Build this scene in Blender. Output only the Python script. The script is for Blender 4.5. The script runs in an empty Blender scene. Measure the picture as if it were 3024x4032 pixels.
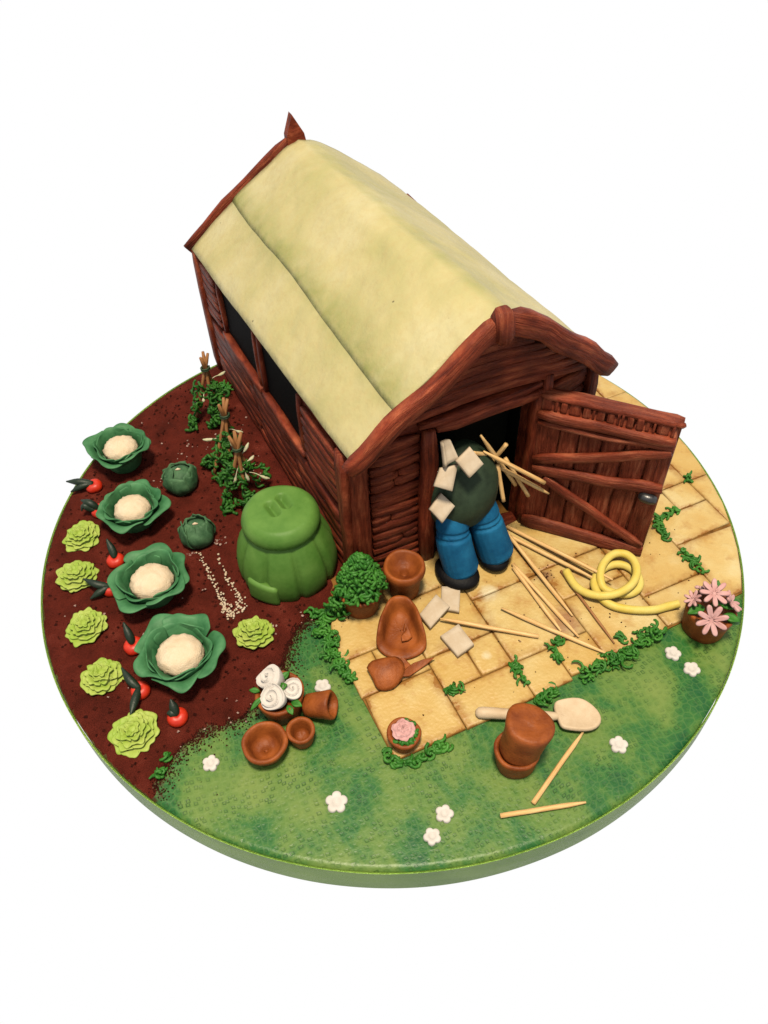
import bpy, math, random
import numpy as np
from mathutils import Vector, Matrix, noise as mn

# ---------------------------------------------------------------- camera, world, light
# 1 Blender unit = 1 cm; origin = front left foot of the shed, x along its front, y into the depth
scene = bpy.context.scene
scene.unit_settings.scale_length = 0.01
col = scene.collection
cam_d = bpy.data.cameras.new("camera"); cam = bpy.data.objects.new("camera", cam_d); col.objects.link(cam)
_r = Vector((0.90658162, -0.42114358, -0.02734676)); _u = Vector((0.32793984, 0.66219474, 0.67376077)); _f = Vector((0.26564115, 0.61978723, -0.73844335))
M = Matrix.Identity(4)
for i in range(3):
    M[i][0] = _r[i]; M[i][1] = _u[i]; M[i][2] = -_f[i]
M[0][3], M[1][3], M[2][3] = -8.13910426, -22.76046691, 31.53618316
cam.matrix_world = M
cam_d.sensor_width = 36; cam_d.lens = 36 * 3150 / 4032
cam_d.clip_start = 0.5; cam_d.clip_end = 2000
scene.camera = cam

w = bpy.data.worlds.new("World"); scene.world = w; w.use_nodes = True
bg = w.node_tree.nodes["Background"]; bg.inputs[0].default_value = (1, 1, 1, 1); bg.inputs[1].default_value = 1.0

def lamp(name, loc, target, size, irr, colr):
    d = bpy.data.lights.new(name, 'AREA'); d.shape = 'DISK'; d.size = size; d.color = colr
    v = Vector(loc) - Vector(target)
    d.energy = irr * math.pi ** 2 * v.length_squared
    o = bpy.data.objects.new(name, d); col.objects.link(o)
    o.location = loc; o.rotation_euler = v.to_track_quat('Z', 'Y').to_euler()
    return o
lamp("ceiling_lamp", (-9, -26, 148), (2, 0, 2), 24, 2.7, (1.0, 0.86, 0.66))

vs = scene.view_settings
vs.view_transform = 'Standard'; vs.look = 'None'; vs.exposure = 0; vs.gamma = 1; vs.use_curve_mapping = False

rnd = random.Random(7)
PI = math.pi
BC = Vector((3.138, 2.931, 0)); BR = 17.8          # cake board centre and radius

# ---------------------------------------------------------------- materials
def lin(c):
    return tuple(.69 * ((x / 255 / 12.92) if x / 255 <= .04045 else ((x / 255 + .055) / 1.055) ** 2.4) for x in c)

K = 0.46                                             # albedo of a surface that the photo shows at full value
class N:
    def __init__(s, name):
        s.m = bpy.data.materials.new(name); s.m.use_nodes = True; s.t = s.m.node_tree; s.n = s.t.nodes
        s.b = s.n["Principled BSDF"]
    def add(s, t, **kw):
        x = s.n.new(t)
        for k, v in kw.items(): setattr(x, k, v)
        return x
    def link(s, a, b): s.t.links.new(a, b)
    def ramp(s, src, stops, interp='LINEAR'):
        r = s.add('ShaderNodeValToRGB'); r.color_ramp.interpolation = interp
        e = r.color_ramp.elements
        while len(e) < len(stops): e.new(.5)
        for x, (p_, c) in zip(e, stops):
            x.position = p_; x.color = (*c, 1) if len(c) == 3 else c
        s.link(src, r.inputs[0]); return r.outputs[0]
    def coord(s, kind='Object', scale=(1, 1, 1)):
        if kind == 'grain':
            a = s.add('ShaderNodeAttribute', attribute_name='grain'); o = a.outputs['Vector']
        else:
            a = s.add('ShaderNodeTexCoord'); o = a.outputs[kind]
        mp = s.add('ShaderNodeMapping'); mp.inputs['Scale'].default_value = scale
        s.link(o, mp.inputs['Vector']); return mp.outputs[0]
    def noise(s, co, scale, detail=3, rough=.5, dist=0):
        x = s.add('ShaderNodeTexNoise'); x.inputs['Scale'].default_value = scale; x.inputs['Detail'].default_value = detail
        x.inputs['Roughness'].default_value = rough; x.inputs['Distortion'].default_value = dist
        s.link(co, x.inputs['Vector']); return x.outputs['Fac']
    def mix(s, fac, a, b, mode='MIX'):
        x = s.add('ShaderNodeMix', data_type='RGBA', blend_type=mode)
        for sock, v in ((x.inputs[0], fac), (x.inputs[6], a), (x.inputs[7], b)):
            if hasattr(v, 'links'): s.link(v, sock)
            elif isinstance(v, (int, float)): sock.default_value = v
            else: sock.default_value = (*v, 1)
        return x.outputs[2]
    def math(s, op, a, b=0.0, clamp=False):
        x = s.add('ShaderNodeMath', operation=op, use_clamp=clamp)
        for sock, v in ((x.inputs[0], a), (x.inputs[1], b)):
            if hasattr(v, 'links'): s.link(v, sock)
            else: sock.default_value = v
        return x.outputs[0]
    def bump(s, h, dist, strength=1.0, prev=None):
        x = s.add('ShaderNodeBump'); x.inputs['Distance'].default_value = dist; x.inputs['Strength'].default_value = strength
        s.link(h, x.inputs['Height'])
        if prev is not None: s.link(prev, x.inputs['Normal'])
        return x.outputs[0]
    def done(s, color, rough=.6, spec=.2, normal=None, metal=0, sss=0):
        if hasattr(color, 'links'): s.link(color, s.b.inputs['Base Color'])
        else: s.b.inputs['Base Color'].default_value = (*color, 1)
        s.b.inputs['Roughness'].default_value = rough
        s.b.inputs['Specular IOR Level'].default_value = spec
        s.b.inputs['Metallic'].default_value = metal
        if normal is not None: s.link(normal, s.b.inputs['Normal'])
        return s.m

def icing(name, dark, light, nscale=1.2, rough=.55, spec=.22, bump=.02, bscale=9, k=K):
    """sugar paste: mottled between two colours (sRGB as seen), fine dimples"""
    n = N(name); co = n.coord()
    f = n.noise(co, nscale, 4, .6)
    a = tuple(x * k for x in lin(dark)); b = tuple(x * k for x in lin(light))
    c = n.ramp(f, [(.3, a), (.7, b)])
    h = n.noise(co, bscale, 4, .6)
    return n.done(c, rough, spec, n.bump(h, bump))

def wood(name, dark, mid, light, k=K):
    n = N(name); g = n.coord('grain', (.35, 3.2, 1)); g2 = n.coord('grain', (.6, 9, 1)); o = n.coord()
    f = n.noise(g, 1.6, 5, .62, .3)
    c = n.ramp(f, [(.28, tuple(x * k for x in lin(dark))), (.5, tuple(x * k for x in lin(mid))), (.74, tuple(x * k for x in lin(light)))])
    f2 = n.noise(o, .55, 3, .6)
    c = n.mix(n.ramp(f2, [(.35, (.62, .62, .62)), (.65, (0, 0, 0))]), c, tuple(x * k for x in lin(dark)))
    h = n.noise(g2, 2.0, 4, .6)
    nb = n.bump(h, .09); nb = n.bump(n.noise(o, 14, 3), .02, 1, nb)
    return n.done(c, .5, .11, nb)

MAT = {}
MAT['wood'] = wood('stained_wood_icing', (66, 22, 13), (130, 54, 31), (180, 98, 64), .76)
MAT['door'] = wood('door_wood_icing', (80, 29, 17), (138, 63, 40), (186, 112, 80), .76)
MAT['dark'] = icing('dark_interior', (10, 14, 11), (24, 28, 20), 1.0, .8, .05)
MAT['pane'] = icing('black_pane', (6, 6, 7), (18, 14, 12), 1.0, .8, .04)
MAT['terracotta'] = icing('terracotta_icing', (120, 56, 20), (182, 100, 44), .9, .5, .14, .03, 7, .57)
MAT['leafgreen'] = icing('leaf_green_icing', (54, 120, 72), (98, 164, 110), 1.0, .55, .14, .015, 6, .46)
MAT['cabbage'] = icing('cabbage_icing', (44, 88, 56), (104, 150, 106), 1.6, .6, .12, .03, 6, .46)
MAT['curd'] = icing('cream_curd', (240, 214, 178), (255, 238, 210), 1.2, .75, .06, .04, 16, .54)
MAT['lettuce'] = icing('lettuce_icing', (172, 212, 70), (214, 232, 118), 1.3, .5, .15, .02, 9, .43)
MAT['carrot'] = icing('red_orange_icing', (214, 40, 18), (246, 66, 30), 1.5, .45, .3, .01, 8, .5)
MAT['stem'] = icing('dark_green_stem', (18, 38, 26), (36, 60, 40), 1.5, .5, .25, .02, 8, .5)
MAT['piped'] = icing('piped_green_icing', (36, 108, 30), (84, 156, 56), 1.2, .5, .16, .015, 8, .5)
MAT['vine'] = icing('vine_green_icing', (26, 84, 24), (70, 132, 46), 1.2, .5, .14, .015, 8, .5)
MAT['bin'] = icing('bin_green_icing', (88, 140, 54), (120, 168, 78), .8, .5, .12, .012, 5, .44)
MAT['white'] = icing('white_icing', (240, 232, 224), (255, 250, 244), 2, .6, .15, .01, 8, .46)
MAT['cream'] = icing('cream_square_icing', (232, 208, 176), (250, 232, 206), 1.5, .65, .15, .012, 9, .43)
MAT['trowel'] = icing('pale_trowel_icing', (228, 198, 160), (250, 226, 192), 1.5, .55, .12, .012, 7, .46)
MAT['pink'] = icing('pink_icing', (240, 178, 176), (255, 206, 204), 1.6, .55, .15, .012, 9, .43)
MAT['hose'] = icing('yellow_hose_icing', (246, 216, 92), (255, 234, 134), 1.2, .5, .14, .01, 9, .5)
MAT['jumper'] = icing('dark_green_jumper', (38, 52, 38), (60, 78, 58), 1.1, .6, .12, .02, 6, .6)
MAT['trousers'] = icing('blue_trousers', (10, 80, 124), (34, 118, 164), .9, .65, .08, .02, 11, .62)
MAT['shoe'] = icing('black_shoe', (6, 6, 9), (16, 16, 20), 1.2, .6, .1, .02, 8, .6)
MAT['handle'] = icing('black_handle', (14, 14, 18), (46, 48, 52), 2.5, .35, .5, .01, 8, .6)
MAT['seed'] = icing('cream_seed', (228, 196, 160), (252, 234, 210), 6, .6, .2, .01, 20, .46)
MAT['crumb'] = icing('cocoa_crumb', (50, 16, 12), (92, 38, 26), 3, .85, .05, .02, 20, .45)
MAT['pinkcrumb'] = icing('pale_crumb', (190, 140, 130), (235, 205, 190), 3, .7, .1, .02, 20, .44)
MAT['band'] = icing('grey_green_band', (52, 76, 50), (86, 108, 76), 2, .6, .15, .02, 9, .46)
MAT['bean'] = icing('pale_flower_icing', (214, 216, 160), (246, 240, 214), 3, .6, .15, .01, 9, .46)

def m_stick():
    n = N('toothpick_wood'); g = n.coord('grain', (.5, 6, 1))
    f = n.noise(g, 2.2, 4, .6)
    c = n.ramp(f, [(.3, tuple(x * .52 for x in lin((238, 178, 104)))), (.7, tuple(x * .58 for x in lin((255, 222, 160))))])
    return n.done(c, .55, .2, n.bump(f, .02))
MAT['stick'] = m_stick()
def m_cane():
    n = N('bean_cane_wood'); g = n.coord('grain', (.5, 6, 1)); f = n.noise(g, 2.2, 4, .6)
    c = n.ramp(f, [(.3, tuple(x * .5 for x in lin((150, 96, 52)))), (.7, tuple(x * .5 for x in lin((208, 150, 96))))])
    return n.done(c, .6, .2, n.bump(f, .02))
MAT['cane'] = m_cane()

def m_roof():
    n = N('pale_green_roof_icing'); co = n.coord()
    k = .4
    f = n.noise(co, .22, 4, .55, .4)
    c = n.ramp(f, [(.3, tuple(x * k for x in lin((220, 213, 146)))), (.5, tuple(x * k for x in lin((238, 226, 164)))), (.7, tuple(x * k for x in lin((248, 238, 186))))])
    g = n.noise(co, .75, 4, .6, .2)
    at = n.add('ShaderNodeAttribute', attribute_name='grain')
    sx = n.add('ShaderNodeSeparateXYZ'); n.link(at.outputs['Vector'], sx.inputs[0])
    green = n.math('MULTIPLY', sx.outputs[1], n.math('MULTIPLY', n.math('SUBTRACT', g, .12, True), 1.5), True)
    c = n.mix(green, c, tuple(x * k for x in lin((162, 172, 84))))
    fine = n.noise(co, 3.2, 5, .65)
    c = n.mix(n.ramp(fine, [(.45, (0, 0, 0)), (.75, (.32, .32, .32))]), c, tuple(x * k for x in lin((226, 196, 132))))
    # rare dark specks
    v = n.add('ShaderNodeTexVoronoi'); v.inputs['Scale'].default_value = .42; n.link(co, v.inputs['Vector'])
    c = n.mix(n.ramp(v.outputs['Distance'], [(.018, (.75, .75, .75)), (.03, (0, 0, 0))]), c, (.03, .025, .01))
    nb = n.bump(n.noise(co, .5, 2), .22); nb = n.bump(n.noise(co, 5, 4), .025, 1, nb)
    return n.done(c, .5, .2, nb)
MAT['roof'] = m_roof()

def m_lawn():
    n = N('lawn_icing'); co = n.coord(); k = .47
    f = n.noise(n.coord('Object', (1, .8, 1)), .42, 5, .62, .4)
    c = n.ramp(f, [(.33, tuple(x * k for x in lin((22, 100, 50)))), (.43, tuple(x * k for x in lin((58, 124, 54)))), (.53, tuple(x * k for x in lin((104, 144, 62)))), (.7, tuple(x * k for x in lin((134, 160, 78))))])
    # rows of little squares pressed into the paste, rows bending over the lawn
    va = n.add('ShaderNodeVectorMath', operation='MULTIPLY_ADD'); va.inputs[1].default_value = (2.6, 2.6, 0); n.link(co, va.inputs[2])
    wn = n.add('ShaderNodeTexNoise'); wn.inputs['Scale'].default_value = .16; wn.inputs['Detail'].default_value = 1; n.link(co, wn.inputs['Vector']); n.link(wn.outputs['Color'], va.inputs[0])
    v = n.add('ShaderNodeTexVoronoi', voronoi_dimensions='2D', distance='CHEBYCHEV'); v.inputs['Scale'].default_value = 3.3; v.inputs['Randomness'].default_value = .75; n.link(va.outputs[0], v.inputs['Vector'])
    d = v.outputs['Distance']
    pit = n.ramp(d, [(.16, (1, 1, 1)), (.22, (0, 0, 0))])
    wall = n.ramp(d, [(.12, (0, 0, 0)), (.2, (1, 1, 1)), (.3, (0, 0, 0))])
    sel = n.ramp(n.noise(co, .8, 3, .65), [(.42, (.1, .1, .1)), (.66, (1, 1, 1))])
    c = n.mix(n.math('MULTIPLY', wall, sel), c, tuple(x * k for x in lin((34, 78, 26))))
    c = n.mix(n.math('MULTIPLY', pit, .12), c, tuple(x * k for x in lin((60, 116, 44))))
    v2 = n.add('ShaderNodeTexVoronoi', voronoi_dimensions='2D', feature='DISTANCE_TO_EDGE'); v2.inputs['Scale'].default_value = 3.3; v2.inputs['Randomness'].default_value = .75; n.link(va.outputs[0], v2.inputs['Vector'])
    net = n.ramp(v2.outputs['Distance'], [(.03, (1, 1, 1)), (.12, (0, 0, 0))])
    c = n.mix(n.math('MULTIPLY', net, .16), c, tuple(x * k for x in lin((146, 176, 96))))
    # cocoa dust drifting from the bed
    at = n.add('ShaderNodeAttribute', attribute_name='grain'); sx = n.add('ShaderNodeSeparateXYZ'); n.link(at.outputs['Vector'], sx.inputs[0])
    du = n.math('ADD', sx.outputs[2], n.math('MULTIPLY', n.math('SUBTRACT', n.noise(co, 5, 4, .75), .5), 1.5))
    du = n.math('ADD', du, n.math('MULTIPLY', wall, .25))
    c = n.mix(n.ramp(du, [(.55, (0, 0, 0)), (.85, (.85, .85, .85))]), c, tuple(x * k for x in lin((84, 44, 22))))
    nb = n.bump(n.ramp(d, [(.1, (0, 0, 0)), (.24, (1, 1, 1))]), .006, .7); nb = n.bump(n.noise(co, 2.2, 4, .6), .03, 1, nb)
    return n.done(c, .4, .2, nb)
MAT['lawn'] = m_lawn()

def m_soil():
    n = N('cocoa_soil'); co = n.coord(); k = .5
    f = n.noise(co, .6, 5, .65)
    c = n.ramp(f, [(.3, tuple(x * k for x in lin((90, 36, 26)))), (.55, tuple(x * k for x in lin((120, 48, 36)))), (.75, tuple(x * k for x in lin((146, 68, 54))))])
    nb = n.bump(n.noise(co, 4, 5, .7), .12); nb = n.bump(n.noise(co, 16, 4, .7), .05, 1, nb)
    return n.done(c, .9, .04, nb)
MAT['soil'] = m_soil()

def m_slab():
    n = N('paving_slab_icing'); co = n.coord(); k = .44
    f = n.noise(co, .5, 4, .6)
    base = n.ramp(f, [(.3, tuple(x * k for x in lin((236, 194, 114)))), (.55, tuple(x * k for x in lin((246, 216, 144)))), (.75, tuple(x * k for x in lin((255, 236, 178))))])
    oi = n.add('ShaderNodeObjectInfo')
    base = n.mix(n.math('MULTIPLY', oi.outputs['Random'], .5), base, tuple(x * k for x in lin((232, 186, 94))))
    g = n.add('ShaderNodeTexCoord'); sx = n.add('ShaderNodeSeparateXYZ'); n.link(g.outputs['Generated'], sx.inputs[0])
    ex = n.math('ABSOLUTE', n.math('SUBTRACT', sx.outputs[0], .5)); ey = n.math('ABSOLUTE', n.math('SUBTRACT', sx.outputs[1], .5))
    e = n.math('MULTIPLY', n.math('MAXIMUM', ex, ey), 2.0)
    e = n.math('ADD', e, n.math('MULTIPLY', n.math('SUBTRACT', n.noise(co, 1.1, 4, .65), .5), .9))
    dust = n.ramp(e, [(.74, (0, 0, 0)), (1.12, (.5, .5, .5)), (1.3, (.85, .85, .85))])
    c = n.mix(dust, base, tuple(x * k for x in lin((176, 112, 40))))
    blot = n.ramp(n.noise(co, .85, 3, .7), [(.55, (0, 0, 0)), (.76, (.6, .6, .6))])
    c = n.mix(blot, c, tuple(x * k for x in lin((196, 130, 56))))
    def spot(x, y, r, colr, amt):
        vd = n.add('ShaderNodeVectorMath', operation='DISTANCE'); n.link(co, vd.inputs[0]); vd.inputs[1].default_value = (x, y, .2)
        d = n.math('ADD', vd.outputs['Value'], n.math('MULTIPLY', n.math('SUBTRACT', n.noise(co, 1.6, 4, .7), .5), r * 1.6))
        return n.ramp(d, [(min(r * .35, .98), (amt,) * 3), (min(r * 1.0, .99), (0, 0, 0))])
    c = n.mix(spot(7.75, -6.55, .95, 0, .62), c, tuple(x * k for x in lin((166, 96, 78))))
    c = n.mix(spot(8.4, -3.8, .5, 0, .6), c, tuple(x * k for x in lin((120, 56, 60))))
    c = n.mix(spot(5.45, -3.5, .55, 0, .8), c, tuple(x * k for x in lin((255, 240, 196))))
    c = n.mix(spot(3.6, -6.5, .3, 0, .8), c, tuple(x * k for x in lin((255, 240, 196))))
    c = n.mix(spot(12.5, -5.0, .5, 0, .8), c, tuple(x * k for x in lin((255, 226, 190))))
    v = n.add('ShaderNodeTexVoronoi'); v.inputs['Scale'].default_value = .8; n.link(co, v.inputs['Vector'])
    c = n.mix(n.ramp(v.outputs['Distance'], [(.03, (.8, .8, .8)), (.06, (0, 0, 0))]), c, (.06, .025, .01))
    nb = n.bump(n.noise(co, 1.0, 3), .12); nb = n.bump(n.noise(co, 8, 4), .02, 1, nb)
    return n.done(c, .45, .22, nb)
MAT['slab'] = m_slab()
MAT['joint'] = icing('stained_joint', (116, 76, 28), (176, 126, 58), 1.5, .7, .1)

def m_ribbon():
    n = N('green_satin_ribbon'); k = .5
    f = n.noise(n.coord('grain', (.25, .5, 1)), 1.2, 3)
    c = n.ramp(f, [(.3, tuple(x * k for x in lin((116, 164, 40)))), (.7, tuple(x * k for x in lin((160, 202, 76))))])
    h = n.noise(n.coord('grain', (9, 22, 1)), 1.6, 3, .6)
    return n.done(c, .34, .4, n.bump(h, .08), .45)
MAT['ribbon'] = m_ribbon()
MAT['board'] = icing('board_foil', (150, 160, 140), (180, 186, 170), 1, .4, .4)

# ---------------------------------------------------------------- mesh helpers
class MB:
    def __init__(s): s.v = []; s.f = []; s.g = []
    def add(s, v, f, g=None):
        o = len(s.v); s.v += [tuple(x) for x in v]; s.f += [tuple(i + o for i in q) for q in f]
        s.g += list(g) if g else [(x[0], x[1], x[2]) for x in v]
    def build(s, name, mat, parent=None, smooth=True, solid=0, sub=0, loc=None):
        me = bpy.data.meshes.new(name); me.from_pydata(s.v, [], s.f); me.update()
        a = me.attributes.new('grain', 'FLOAT_VECTOR', 'POINT'); a.data.foreach_set('vector', [c for q in s.g for c in q])
        me.materials.append(MAT[mat])
        if smooth: me.polygons.foreach_set('use_smooth', [True] * len(me.polygons))
        o = bpy.data.objects.new(name, me); col.objects.link(o)
        if parent: o.parent = parent
        if loc: o.location = loc
        if solid:
            m = o.modifiers.new('solid', 'SOLIDIFY'); m.thickness = solid; m.offset = 0
        if sub:
            m = o.modifiers.new('sub', 'SUBSURF'); m.levels = sub; m.render_levels = sub
        return o

def tag(o, label=None, cat=None, group=None, kind=None):
    for k, v in (('label', label), ('category', cat), ('group', group), ('kind', kind)):
        if v: o[k] = v
    return o
def thing(name, label, cat, loc=(0, 0, 0), group=None):
    o = bpy.data.objects.new(name, None); col.objects.link(o); o.location = loc; o.empty_display_size = .3
    return tag(o, label, cat, group)
def V(*a): return Vector(a)
def nz(x, y=0.0, z=0.0): return mn.noise(Vector((x, y, z)))

def frames(path):
    P = [Vector(q) for q in path]; n = len(P); T = []
    for i in range(n):
        t = (P[min(i + 1, n - 1)] - P[max(i - 1, 0)])
        T.append(t.normalized() if t.length > 1e-9 else V(0, 0, 1))
    a = V(0, 0, 1) if abs(T[0].z) < .9 else V(1, 0, 0)
    X = []; x = (a - T[0] * a.dot(T[0])).normalized()
    for t in T:
        x = x - t * x.dot(t); x = x.normalized() if x.length > 1e-6 else t.orthogonal().normalized(); X.append(x.copy())
    return P, T, X
def tube(mb, path, r, n=7, cap=True, seed=0.0):
    P, T, X = frames(path); m = len(P); vs_, g = [], []; L = 0
    for i in range(m):
        if i: L += (P[i] - P[i - 1]).length
        ri = r[i] if isinstance(r, (list, tuple)) else r
        y = T[i].cross(X[i])
        for k in range(n):
            a = 2 * PI * k / n
            vs_.append(P[i] + (X[i] * math.cos(a) + y * math.sin(a)) * ri); g.append((L, k * .12 + seed, seed))
    fs = [(i * n + k, i * n + (k + 1) % n, (i + 1) * n + (k + 1) % n, (i + 1) * n + k) for i in range(m - 1) for k in range(n)]
    if cap:
        vs_.append(P[0] - T[0] * .25 * (r[0] if isinstance(r, (list, tuple)) else r)); g.append((0, seed, seed))
        vs_.append(P[-1] + T[-1] * .25 * (r[-1] if isinstance(r, (list, tuple)) else r)); g.append((L, seed, seed))
        a, b = m * n, m * n + 1
        fs += [(a, (k + 1) % n, k) for k in range(n)] + [(b, (m - 1) * n + k, (m - 1) * n + (k + 1) % n) for k in range(n)]
    mb.add(vs_, fs, g)
def smooth_path(pts, n=6):
    P = [Vector(q) for q in pts]; out = []
    for i in range(len(P) - 1):
        a, b, c, d = P[max(i - 1, 0)], P[i], P[i + 1], P[min(i + 2, len(P) - 1)]
        for k in range(n):
            t = k / n
            out.append(.5 * ((2 * b) + (c - a) * t + (2 * a - 5 * b + 4 * c - d) * t * t + (3 * b - a - 3 * c + d) * t ** 3))
    out.append(P[-1]); return out
def plank(mb, path, normal, w, t, seed=0.0, wob=.05, rnd_end=True, segl=.8, sharp=4.2):
    """hand rolled strip of paste along a path: rounded section, uneven edges"""
    path = [Vector(q) for q in path]
    tot = sum((path[i + 1] - path[i]).length for i in range(len(path) - 1))
    ns = max(4, int(tot / segl)); pts = []
    for k in range(ns + 1):
        d = tot * k / ns; i = 0
        while i < len(path) - 2 and d > (path[i + 1] - path[i]).length: d -= (path[i + 1] - path[i]).length; i += 1
        sg = path[i + 1] - path[i]; pts.append(path[i] + sg * (d / max(sg.length, 1e-6)))
    nrm = Vector(normal).normalized(); NS = 12
    vs_, g = [], []
    for i, p in enumerate(pts):
        d = (pts[min(i + 1, ns)] - pts[max(i - 1, 0)]).normalized(); sd = d.cross(nrm).normalized()
        L = tot * i / ns
        o1 = wob * nz(L * .5, seed * 7.3, 1.1) * 1.5; o2 = wob * .6 * nz(L * .6, seed * 5.1, 4.7)
        ww = w * (1 + .16 * nz(L * .7, seed * 3.7, 9.2)); tt = t * (1 + .2 * nz(L * .8, seed * 2.9, 6.4))
        e = 1.0
        if rnd_end and (i == 0 or i == ns): e = .72
        for k in range(NS):
            a = 2 * PI * k / NS; ca, sa = math.cos(a), math.sin(a)
            x = math.copysign(abs(ca) ** (2 / sharp), ca) * ww / 2 * e; y = math.copysign(abs(sa) ** (2 / sharp), sa) * tt / 2 * e
            vs_.append(p + sd * (x + o1) + nrm * (y + o2)); g.append((L + seed * 13, x + .3 * y + seed * 5, seed))
    fs = [(i * NS + k, i * NS + (k + 1) % NS, (i + 1) * NS + (k + 1) % NS, (i + 1) * NS + k) for i in range(ns) for k in range(NS)]
    fs.append(tuple(reversed(range(NS)))); fs.append(tuple(ns * NS + k for k in range(NS)))
    fs = [tuple(reversed(q)) for q in fs]
    mb.add(vs_, fs, g)
def box(mb, a, b, seed=0):
    x0, y0, z0 = a; x1, y1, z1 = b
    v = [(x0, y0, z0), (x1, y0, z0), (x1, y1, z0), (x0, y1, z0), (x0, y0, z1), (x1, y0, z1), (x1, y1, z1), (x0, y1, z1)]
    mb.add(v, [(0, 3, 2, 1), (4, 5, 6, 7), (0, 1, 5, 4), (1, 2, 6, 5), (2, 3, 7, 6), (3, 0, 4, 7)])
def lathe(mb, prof, n=32, wob=.0, seed=0.0, mat=None, close=True, lobes=None):
    vs_, fs = [], []; m = len(prof)
    for i, (r, z) in enumerate(prof):
        for k in range(n):
            a = 2 * PI * k / n; rr = r
            if lobes: rr = lobes(r, z, a)
            s = 1 + wob * nz(math.cos(a) * 1.1 + seed, math.sin(a) * 1.1, z * .7) * 1.4
            dz = wob * .9 * nz(math.cos(a) * .9, math.sin(a) * .9 + seed, 3 + z * .2)
            p = Vector((rr * s * math.cos(a), rr * s * math.sin(a), z + dz * (1 if z > .05 else 0)))
            vs_.append(mat @ p if mat else p)
    fs = [(i * n + k, i * n + (k + 1) % n, (i + 1) * n + (k + 1) % n, (i + 1) * n + k) for i in range(m - 1) for k in range(n)]
    if close:
        fs.append(tuple(reversed(range(n)))); fs.append(tuple((m - 1) * n + k for k in range(n)))
    mb.add(vs_, fs)
def rot_to(d, loc=(0, 0, 0)):
    return Matrix.Translation(Vector(loc)) @ Vector(d).normalized().to_track_quat('Z', 'Y').to_matrix().to_4x4()

# ---------------------------------------------------------------- cake board, lawn, soil, patio
def disc(mb, r, z0, z1, n=160, bev=.08):
    prof = [(r - bev * .4, z0), (r, z0 + bev * .4), (r, z1 - bev), (r - bev * .3, z1 - bev * .3), (r - bev, z1)]
    vs_, fs = [], []
    for (rr, z) in prof:
        for k in range(n):
            a = 2 * PI * k / n; vs_.append((BC.x + rr * math.cos(a), BC.y + rr * math.sin(a), z))
    m = len(prof)
    fs = [(i * n + k, i * n + (k + 1) % n, (i + 1) * n + (k + 1) % n, (i + 1) * n + k) for i in range(m - 1) for k in range(n)]
    fs.append(tuple(reversed(range(n)))); fs.append(tuple((m - 1) * n + k for k in range(n)))
    mb.add(vs_, fs)

board = thing('cake_board', 'round cake board edged with shiny green satin ribbon, under the whole garden', 'cake board', (0, 0, 0))
mb = MB(); disc(mb, BR - .12, -1.61, -.3); mb.build('drum', 'board', board)
mb = MB(); n = 720; vs_, g, fs = [], [], []
for j, (r, z) in enumerate(((BR - .04, -1.62), (BR + .0, -1.62), (BR + .015, -.85), (BR + .0, .03), (BR - .03, .035), (BR - .08, .0))):
    for k in range(n):
        a = 2 * PI * k / n; rr = r + .015 * nz(math.cos(a) * 5, math.sin(a) * 5, z)
        vs_.append((BC.x + rr * math.cos(a), BC.y + rr * math.sin(a), z)); g.append((a * 17.8, z, 0))
fs = [(j * n + k, j * n + (k + 1) % n, (j + 1) * n + (k + 1) % n, (j + 1) * n + k) for j in range(5) for k in range(n)]
mb.add(vs_, fs, g); mb.build('ribbon', 'ribbon', board, smooth=False)

def rim_angle(x, y): return math.atan2(y - BC.y, x - BC.x)
def poly_sd(px, py, poly):
    """signed distance, positive inside"""
    best = np.full(px.shape, 1e9); ins = np.zeros(px.shape, bool); m = len(poly)
    for i in range(m):
        ax, ay = poly[i]; bx, by = poly[(i + 1) % m]
        ex, ey = bx - ax, by - ay; L = ex * ex + ey * ey + 1e-12
        t = np.clip(((px - ax) * ex + (py - ay) * ey) / L, 0, 1)
        best = np.minimum(best, np.hypot(px - ax - t * ex, py - ay - t * ey))
        c = ((ay > py) != (by > py)) & (px < (bx - ax) * (py - ay) / (by - ay + 1e-12) + ax)
        ins ^= c
    return np.where(ins, best, -best)
soil_edge = [(1.5, -.3), (-1.2, -1.0), (-2.6, -.85), (-3.2, -1.05), (-3.9, -1.45), (-4.55, -2.24), (-4.95, -2.97), (-5.6, -3.75), (-6.64, -4.25), (-7.63, -4.5), (-9.03, -4.52), (-10.07, -4.66), (-10.84, -5.05), (-11.48, -5.76), (-12.2, -7.2)]
soil_poly = soil_edge + [(-17, -8), (-19, 8), (-14, 22), (1.0, 24), (1.5, 15)]
def polar_disc():
    """lawn sheet on rings, with the drift of cocoa dust stored per vertex"""
    m = MB(); nr, na = 60, 200; px, py = [], []
    for i in range(nr + 1):
        r = (BR - .1) * i / nr
        for k in range(na):
            a = 2 * PI * k / na; px.append(BC.x + r * math.cos(a)); py.append(BC.y + r * math.sin(a))
    sdv = poly_sd(np.array(px), np.array(py), soil_poly); du = np.exp(-np.maximum(0, -sdv) / .55) * .9
    vs_ = [(x, y, 0.0) for x, y in zip(px, py)] + [(x, y, -.3) for x, y in zip(px[-na:], py[-na:])]
    g = [(x, y, float(d)) for x, y, d in zip(px, py, du)] + [(x, y, 0) for x, y in zip(px[-na:], py[-na:])]
    m.add(vs_, [(i * na + k, (i + 1) * na + k, (i + 1) * na + (k + 1) % na, i * na + (k + 1) % na) for i in range(nr + 1) for k in range(na)], g)
    return m
tag(polar_disc().build('lawn', 'lawn'), 'mottled green lawn of dimpled icing in front of the shed and patio', kind='structure')
GS = .17
gx = np.arange(-15, 1.6, GS); gy = np.arange(-8, 21, GS)
PX, PY = np.meshgrid(gx, gy)
SD = poly_sd(PX, PY, soil_poly)
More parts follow.
